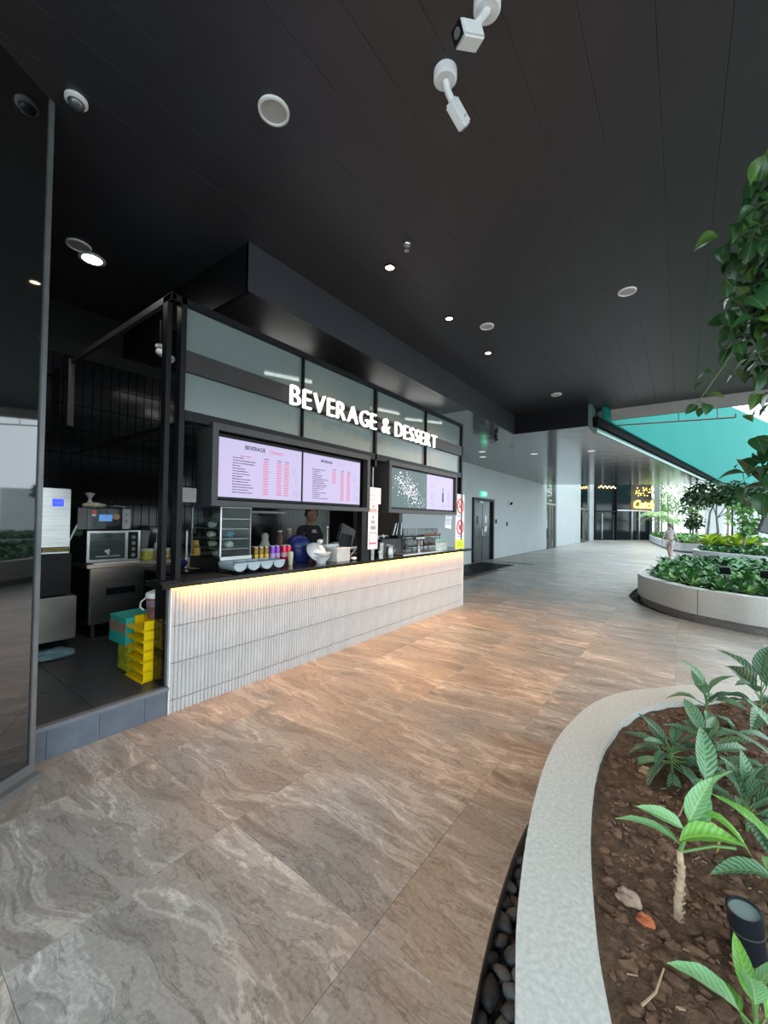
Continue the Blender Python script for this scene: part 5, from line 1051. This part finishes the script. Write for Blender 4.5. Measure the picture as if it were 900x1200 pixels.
b = NB(); tube(b, [(-3.37, 4.77, C+.15), (-3.36, 4.82, C+.14), (-3.36, 4.82, C+.07), (-3.37, 4.77, C+.04)], .006); ob('handle', b, steel, t, True); b = NB(); lathe(b, [(.02, 0), (.0, .04)], (-3.40, 4.67, C+.15), 8, (0, -1, .4)); ob('spout', b, steel, t, True)
b = NB(); lathe(b, [(0, 0), (.012, 0), (.012, .06), (.02, .07), (.02, .09), (0, .09)], (-3.36, 4.45, C), 12); tag(ob('small_bottle', b, white, None, True), 'tiny white bottle beside the order sign foot', 'bottle')
t = thing('coffee_grinder_box', 'black square machine on the counter behind the milk jug', 'machine', (-3.75, 4.95, C)); box('body', -3.92, -3.58, 4.78, 5.32, C, 1.29, mat('machine black', (.02, .017, .016), .45), t, bev=.01); b = NB(); blob(b, (-3.70, 4.98, 1.33), .03); ob('knob', b, white, t, True); b = NB(); tube(b, [(-3.7, 4.86, 1.29), (-3.7, 4.86, 1.33), (-3.7, 5.1, 1.335)], .012); ob('lever', b, steel, t, True)
t = thing('utensil_bundle', 'bundle of knives and tongs in a black holder behind the counter', 'utensils', (-3.75, 5.42, C)); box('holder', -3.83, -3.67, 5.34, 5.50, C, 1.34, blackp, t)
for i in range(7):
    b = NB(); y_ = 5.34+i*.025; obx(b, V((-3.75+.01*(i % 3), y_-.04+.02*i, 1.43)), (.008, .022, .22), Matrix.Rotation(-.5+.08*i, 3, 'X')); ob('utensil', b, steel if i % 2 else blackp, t)
# glass racks
t = thing('glass_shelf', 'two-level black glass rack on the counter far end', 'rack', (-3.8, 6.1, C))
for z in (1.13, 1.30): box('shelf', -3.92, -3.66, 5.55, 6.75, z, z+.012, blackp, t)
for y_ in (5.56, 6.15, 6.73):
    for x_ in (-3.91, -3.67): b = NB(); tube(b, [(x_, y_, C), (x_, y_, 1.31)], .008); ob('leg', b, blackp, t)
gl = trans_mat('tumbler glass', (.60, .63, .63), .62, .08)
def glassm(): b = NB(); lathe(b, [(0, .003), (.028, .003), (.036, .125), (.034, .125), (.026, .01)], (0, 0, 0), 14); return mesh_of(b, gl, True)
gme = glassm()
for lev, z in enumerate((1.143, 1.313)):
    for i in range(13):
        for r0 in range(2):
            o = bpy.data.objects.new('drinking_glass', gme); COL.objects.link(o); o.location = (-3.72-.1*r0, 5.62+i*.088, z); tag(o, 'clear drinking glass on the %s shelf of the black rack' % ('lower', 'upper')[lev], 'glass', 'drinking glasses on the %s rack shelf' % ('lower', 'upper')[lev])
for z, l in ((1.313, 'upper'), (1.143, 'lower')):
    tag(box('copper_coaster_row', -3.665, -3.655, 6.15, 6.75, z, z+.03, mat('copper strip', (.35, .12, .06), .4, .5), None), 'copper-red strip along the %s rack shelf front' % l, 'strip')
t = thing('beer_tap', 'chrome drinks tap column with T-shaped head on the counter', 'tap', (-3.45, 5.62, C)); b = NB(); lathe(b, [(.045, 0), (.045, .015), (.03, .02), (.03, .20), (.035, .21), (0, .21)], (-3.45, 5.62, C), 20); ob('column', b, steel, t, True); b = NB(); tube(b, [(-3.45, 5.50, C+.23), (-3.45, 5.76, C+.23)], .032, 14); ob('head', b, steel, t, True)
b = NB(); tube(b, [(-3.42, 5.6, C+.2), (-3.38, 5.6, C+.19), (-3.37, 5.6, C+.12)], .008); ob('nozzle', b, steel, t, True)
tag(box('drip_tray', -3.56, -3.30, 4.95, 6.1, C, C+.012, steel, None, bev=.002), 'long flat steel drip tray under the chrome tap', 'tray')
t = thing('menu_stand', 'acrylic stand with green-edged photo menu at the counter end', 'menu', (-3.42, 6.35, C)); b = NB(); obx(b, V((-3.42, 6.35, C+.10)), (.012, .42, .2), Matrix.Identity(3)); ob('acrylic', b, mat('menu card', (.42, .52, .48), .3, var=.5, scale=35), t); box('green_edge', -3.414, -3.411, 6.14, 6.56, C+.185, C+.20, mat('menu green', (.05, .45, .30), .4), t); b = NB(); [bx(b, -3.413, -3.411, 6.17+i*.05, 6.20+i*.05, C+.13+.02*(i % 2), C+.17) for i in range(7)]; ob('photo_row', b, mat('menu dark photo', (.06, .14, .10), .5), t, kind='stuff')
# middle background items on the steel table and pantry panel
tag(box('wall_panel', -6.006, -5.99, 5.6, 6.15, 1.04, 2.3, mat('grey green board', (.16, .20, .185), .35, var=.3, scale=6), None), 'tall grey green reflective panel on the back wall behind the barista', 'panel')
t = thing('wall_shelf_lamp', 'slim white lamp bar on the back wall left of the barista', 'light', (-5.9, 4.5, 1.66)); box('bar', -5.99, -5.90, 4.05, 4.90, 1.66, 1.70, mat('lamp bar grey', (.40, .42, .42), .4), t, bev=.004); box('bracket', -6.005, -5.99, 4.4, 4.5, 1.62, 1.72, blackp, t)
for nm, x, y, prof, m_, l in (('white_jug', -5.5, 4.15, [(0, 0), (.07, 0), (.08, .1), (.05, .18), (.06, .26), (0, .27)], white, 'white jug on the back table behind the cans'), ('sauce_bottle', -5.5, 4.45, [(0, 0), (.05, 0), (.05, .22), (.02, .3), (0, .31)], mat('brown sauce', (.22, .13, .10), .4), 'brown sauce bottle on the back table'), ('yellow_tin', -5.5, 4.95, [(0, 0), (.08, 0), (.08, .34), (.05, .36), (0, .36)], mat('yellow grey tin', (.30, .30, .16), .4, var=.4, scale=10), 'yellowish tin on the back table left of the barista'), ('pink_canister', -5.5, 4.65, [(0, 0), (.05, 0), (.05, .34), (0, .34)], mat('pinkish canister', (.36, .24, .22), .5, var=.4, scale=18), 'narrow pinkish canister on the back table')):
    t = thing(nm, l, nm.split('_')[1], (x, y, 1.041)); b = NB(); lathe(b, prof, (x, y, 1.041), 18); ob('body', b, m_, t, True); b = NB(); hz = prof[-1][1]; lathe(b, [(.04, hz-.01), (.04, hz+.02), (0, hz+.025)], (x, y, 1.041), 14); ob('cap', b, white, t, True)
for i in range(4):
    b = NB(); lathe(b, [(0, 0), (.035, 0), (.04, .15), (.035, .15), (.03, .01)], (-4.5+.0, 4.75+i*.09, 1.06), 14)
    o = ob('clear_tumbler', b, gl, None, True); tag(o, 'clear tumbler standing on the small ledge by the till', 'glass', 'clear tumblers by the till')
t = thing('inner_ledge', 'small dark ledge behind the till carrying clear tumblers', 'ledge', (-4.5, 4.9, Zp)); box('top', -4.62, -4.38, 4.62, 5.2, 1.035, 1.06, blackp, t); box('stand', -4.55, -4.45, 4.8, 5.0, Zp, 1.035, blackp, t)

# ------------------------------------------------------------ people
def skinmesh(name, joints, edges, m, parent, sub=2):
    me = bpy.data.meshes.new(name); names = list(joints); og = root_org(parent)
    me.from_pydata([V(joints[n_][0])-og for n_ in names], [(names.index(a), names.index(b_)) for a, b_ in edges], []); o = bpy.data.objects.new(name, me); COL.objects.link(o)
    o.modifiers.new('s', 'SKIN')
    for i, n_ in enumerate(names): r0 = joints[n_][1]; sv = me.skin_vertices[0].data[i]; sv.radius = r0 if isinstance(r0, tuple) else (r0, r0); sv.use_root = i == 0
    sb = o.modifiers.new('u', 'SUBSURF'); sb.levels = sub; o.modifiers['s'].use_smooth_shade = True
    bpy.context.view_layer.update(); m2 = bpy.data.meshes.new_from_object(o.evaluated_get(bpy.context.evaluated_depsgraph_get())); bpy.data.objects.remove(o); m2.materials.clear(); m2.materials.append(m)
    o = bpy.data.objects.new(name, m2); COL.objects.link(o); o.parent = parent; ORG[o] = og
    for p in m2.polygons: p.use_smooth = True
    return o
def chainj(J, E_, start, pts):
    prev = start
    for n_, p, r0 in pts: J[n_] = (p, r0); E_.append((prev, n_)); prev = n_
def hand(J, E_, wrist, key, side, down, fwd, r=.008):
    w_ = V(J[wrist][0]); down = V(down).normalized(); fwd = V(fwd).normalized(); palm = w_+down*.05; J[key+'palm'] = (palm, .022); E_.append((wrist, key+'palm'))
    sd = down.cross(fwd).normalized()
    for k, (o_, L_) in enumerate(((-.024, .065), (-.008, .075), (.008, .07), (.024, .055))):
        a = palm+fwd*o_+down*.035; c_ = a+down*L_*.5+sd*side*.004; d_ = c_+down*L_*.45+sd*side*.014; chainj(J, E_, key+'palm', [(key+'f%da' % k, a, r), (key+'f%db' % k, c_, r*.9), (key+'f%dc' % k, d_, r*.7)])
    a = palm+fwd*(-.03)-down*.01; chainj(J, E_, key+'palm', [(key+'ta', a, r), (key+'tb', a+fwd*-.02+down*.03, r*.85)])
def head_parts(t, c_, fw, skn, hair_m, s_=1, hair_long=False):
    c_ = V(c_); fw = V(fw).normalized(); sd = V((-fw.y, fw.x, 0))
    def P_(a, b_, z): return c_+fw*a*s_+sd*b_*s_+V((0, 0, z*s_))
    b = NB(); blob(b, (0, 0, 0), .085*s_, (1.12, .86, 1.32), 3)
    R3 = Matrix((fw, sd, V((0, 0, 1)))).transposed()
    for v in b.verts:
        k = v.co.copy(); 
        if k.z < 0: k.x *= 1+.35*k.z/.11; k.y *= 1+.9*k.z/.3
        v.co = R3 @ k+c_
    g = NB(); blob(g, P_(.1, 0, -.012), .014*s_, (1, 1, 1.5), 1); me = bpy.data.meshes.new('n'); g.to_mesh(me); g.free(); b.from_mesh(me)
    for k in (-1, 1): g = NB(); blob(g, P_(-.005, .075*k, -.005), .017*s_, (.8, .5, 1.4), 1); me = bpy.data.meshes.new('n'); g.to_mesh(me); g.free(); b.from_mesh(me)
    ob('head', b, skn, t, True)
    b = NB(); [blob(b, P_(.084, .031*k, .012), .011*s_, (1, 1, .7), 1) for k in (-1, 1)]; ob('eyes', b, mat('eye dark', (.02, .015, .012), .2), t, True)
    b = NB(); obx(b, P_(.079, 0, -.05), (.012*s_, .042*s_, .009*s_), R3); ob('mouth', b, mat('lip', (.30, .10, .08), .5), t)
    b = NB(); blob(b, (0, 0, 0), .094*s_, (1.12, .92, 1.2), 3)
    for v in b.verts:
        if v.co.x > .02*s_ and v.co.z < .055*s_: v.co.x = .02*s_
        if v.co.z < (-.03 if not hair_long else -.12)*s_: v.co.z = (-.03 if not hair_long else -.12)*s_
        v.co = R3 @ v.co+c_+V((0, 0, .022*s_))
    ob('hair', b, hair_m, t, True)
# barista behind the counter, facing the customers, arms forward over the bench
bx0, by0 = -4.6, 4.28
t = thing('person', 'barista in black t-shirt with small white print, behind the counter', 'person', (bx0, by0, Zp))
J = {}; E_ = []
def bp_(f, s_, z): return V((bx0+f, by0+s_, z))
J['pelvis'] = (bp_(0, 0, 1.03), (.15, .11)); chainj(J, E_, 'pelvis', [('belly', bp_(.0, 0, 1.15), (.135, .10)), ('chest', bp_(0, 0, 1.33), (.16, .11)), ('neckb', bp_(0, 0, 1.47), (.075, .06)), ('neck', bp_(.02, 0, 1.54), .045), ('skull', bp_(.03, 0, 1.63), .06)])
for k, q in ((-1, 'l'), (1, 'r')):
    chainj(J, E_, 'chest', [(q+'sh', bp_(0, .17*k, 1.42), .062), (q+'el', bp_(.06, .24*k, 1.17), .043), (q+'wr', bp_(.28, .16*k, 1.12), .028)]); hand(J, E_, q+'wr', q, k, (1, -.1*k, -.2), (0, 1, 0))
    chainj(J, E_, 'pelvis', [(q+'hip', bp_(0, .09*k, .95), .095), (q+'kn', bp_(.02, .10*k, .62), .06), (q+'an', bp_(0, .10*k, .30), .042), (q+'toe', bp_(.14, .11*k, .255), .032)])
skinmesh('body', J, E_, skin, t, 1)
K = {n_: J[n_] for n_ in ('pelvis', 'belly', 'chest', 'neckb')}; K = {n_: (p, (r0[0]+.012, r0[1]+.012)) for n_, (p, r0) in K.items()}; EE = [('pelvis', 'belly'), ('belly', 'chest'), ('chest', 'neckb')]
for k, q in ((-1, 'l'), (1, 'r')): K[q+'sh'] = (J[q+'sh'][0], .076); K[q+'sl'] = (V(J[q+'sh'][0]).lerp(V(J[q+'el'][0]), .72), .062); EE += [('chest', q+'sh'), (q+'sh', q+'sl')]
blk = mat('black cotton', (.008, .008, .009), .85); skinmesh('shirt', K, EE, blk, t, 1)
K = {'pelvis': (J['pelvis'][0], (.16, .12))}; EE = []
for q in 'lr':
    prev = 'pelvis'
    for n_, r0 in (('hip', .107), ('kn', .075), ('an', .06)): K[q+n_] = (J[q+n_][0], r0); EE.append((prev, q+n_)); prev = q+n_
skinmesh('trousers', K, EE, blk, t, 1)
head_parts(t, bp_(.05, 0, 1.625), (1, -.3, 0), skin, hairm, 1.18)
for k in (-1, 1): b = NB(); blob(b, bp_(.07, .105*k, .262), .05, (2.2, .9, .75), 2); ob('shoe', b, blackp, t, True)
b = NB(); rr = random.Random(12); words(b, by0-.05, 1.40, .07, .018, rr, bx0+.13); words(b, by0-.06, 1.375, .11, .014, rr, bx0+.13); ob('shirt_print', b, paper, t)
b = NB(); [tube(b, [bp_(.155, .033*k+.022*math.cos(a), 1.642+.02*math.sin(a)) for a in [i*math.pi/5 for i in range(11)]], .002, 4, cap=False) for k in (-1, 1)]; ob('glasses', b, blackp, t)
# distant walking person
wx, wy = -.38, 21.4
t = thing('person', 'person in pale top and shorts walking away beyond the far planter', 'person', (wx, wy, 0))
wd_ = V((.35, .93, 0)).normalized(); ws = V((-wd_.y, wd_.x, 0))
def wp(f, s_, z): return V((wx, wy, 0))+wd_*f+ws*s_+V((0, 0, z))
J = {}; E_ = []; J['pelvis'] = (wp(0, 0, .88), (.14, .10)); chainj(J, E_, 'pelvis', [('belly', wp(.0, 0, 1.0), (.115, .085)), ('chest', wp(.02, 0, 1.18), (.14, .10)), ('neckb', wp(.03, 0, 1.31), (.065, .05)), ('neck', wp(.04, 0, 1.37), .042), ('skull', wp(.06, 0, 1.46), .06)])
for k, q, sw_ in ((-1, 'l', 1), (1, 'r', -1)):
    chainj(J, E_, 'chest', [(q+'sh', wp(.02, .15*k, 1.26), .052), (q+'el', wp(-.03+.06*sw_, .23*k, 1.02), .036), (q+'wr', wp(.02+.14*sw_, .25*k, .80), .024)]); hand(J, E_, q+'wr', q, k, (0, 0, -1), tuple(wd_))
    chainj(J, E_, 'pelvis', [(q+'hip', wp(0, .085*k, .82), .085), (q+'kn', wp(-.14*sw_, .12*k, .46), .055), (q+'an', wp(-.34*sw_, .14*k, .10), .034), (q+'toe', wp(-.34*sw_+.13, .15*k, .03), .026)])
skinmesh('body', J, E_, skinp, t, 1)
K = {'pelvis': (J['pelvis'][0], (.152, .112)), 'belly': (J['belly'][0], (.13, .10)), 'chest': (J['chest'][0], (.152, .112)), 'neckb': (J['neckb'][0], (.075, .06))}; EE = [('pelvis', 'belly'), ('belly', 'chest'), ('chest', 'neckb')]
for q in 'lr': K[q+'sh'] = (J[q+'sh'][0], .064); K[q+'sl'] = (V(J[q+'sh'][0]).lerp(V(J[q+'el'][0]), .8), .052); EE += [('chest', q+'sh'), (q+'sh', q+'sl')]
skinmesh('top', K, EE, mat('pale pink top', (.50, .44, .44), .7), t, 1)
K = {'pelvis': (wp(0, 0, .86), (.155, .118))}; EE = []
for q in 'lr':
    h_ = V(J[q+'hip'][0]); kk = V(J[q+'kn'][0]); K[q+'hip'] = (h_, .10); K[q+'th'] = (h_.lerp(kk, .6), .085); EE += [('pelvis', q+'hip'), (q+'hip', q+'th')]
skinmesh('shorts', K, EE, mat('pale grey shorts', (.42, .38, .38), .7), t, 1)
head_parts(t, wp(.06, 0, 1.485), tuple(wd_), skinp, mat('light brown hair', (.16, .12, .09), .6), .95, True)
for q in 'lr': a = V(J[q+'toe'][0])-wd_*.04; b = NB(); blob(b, (a.x, a.y, .04), .045, (1.2, 1.8, .8), 2); ob('shoe', b, white, t, True)
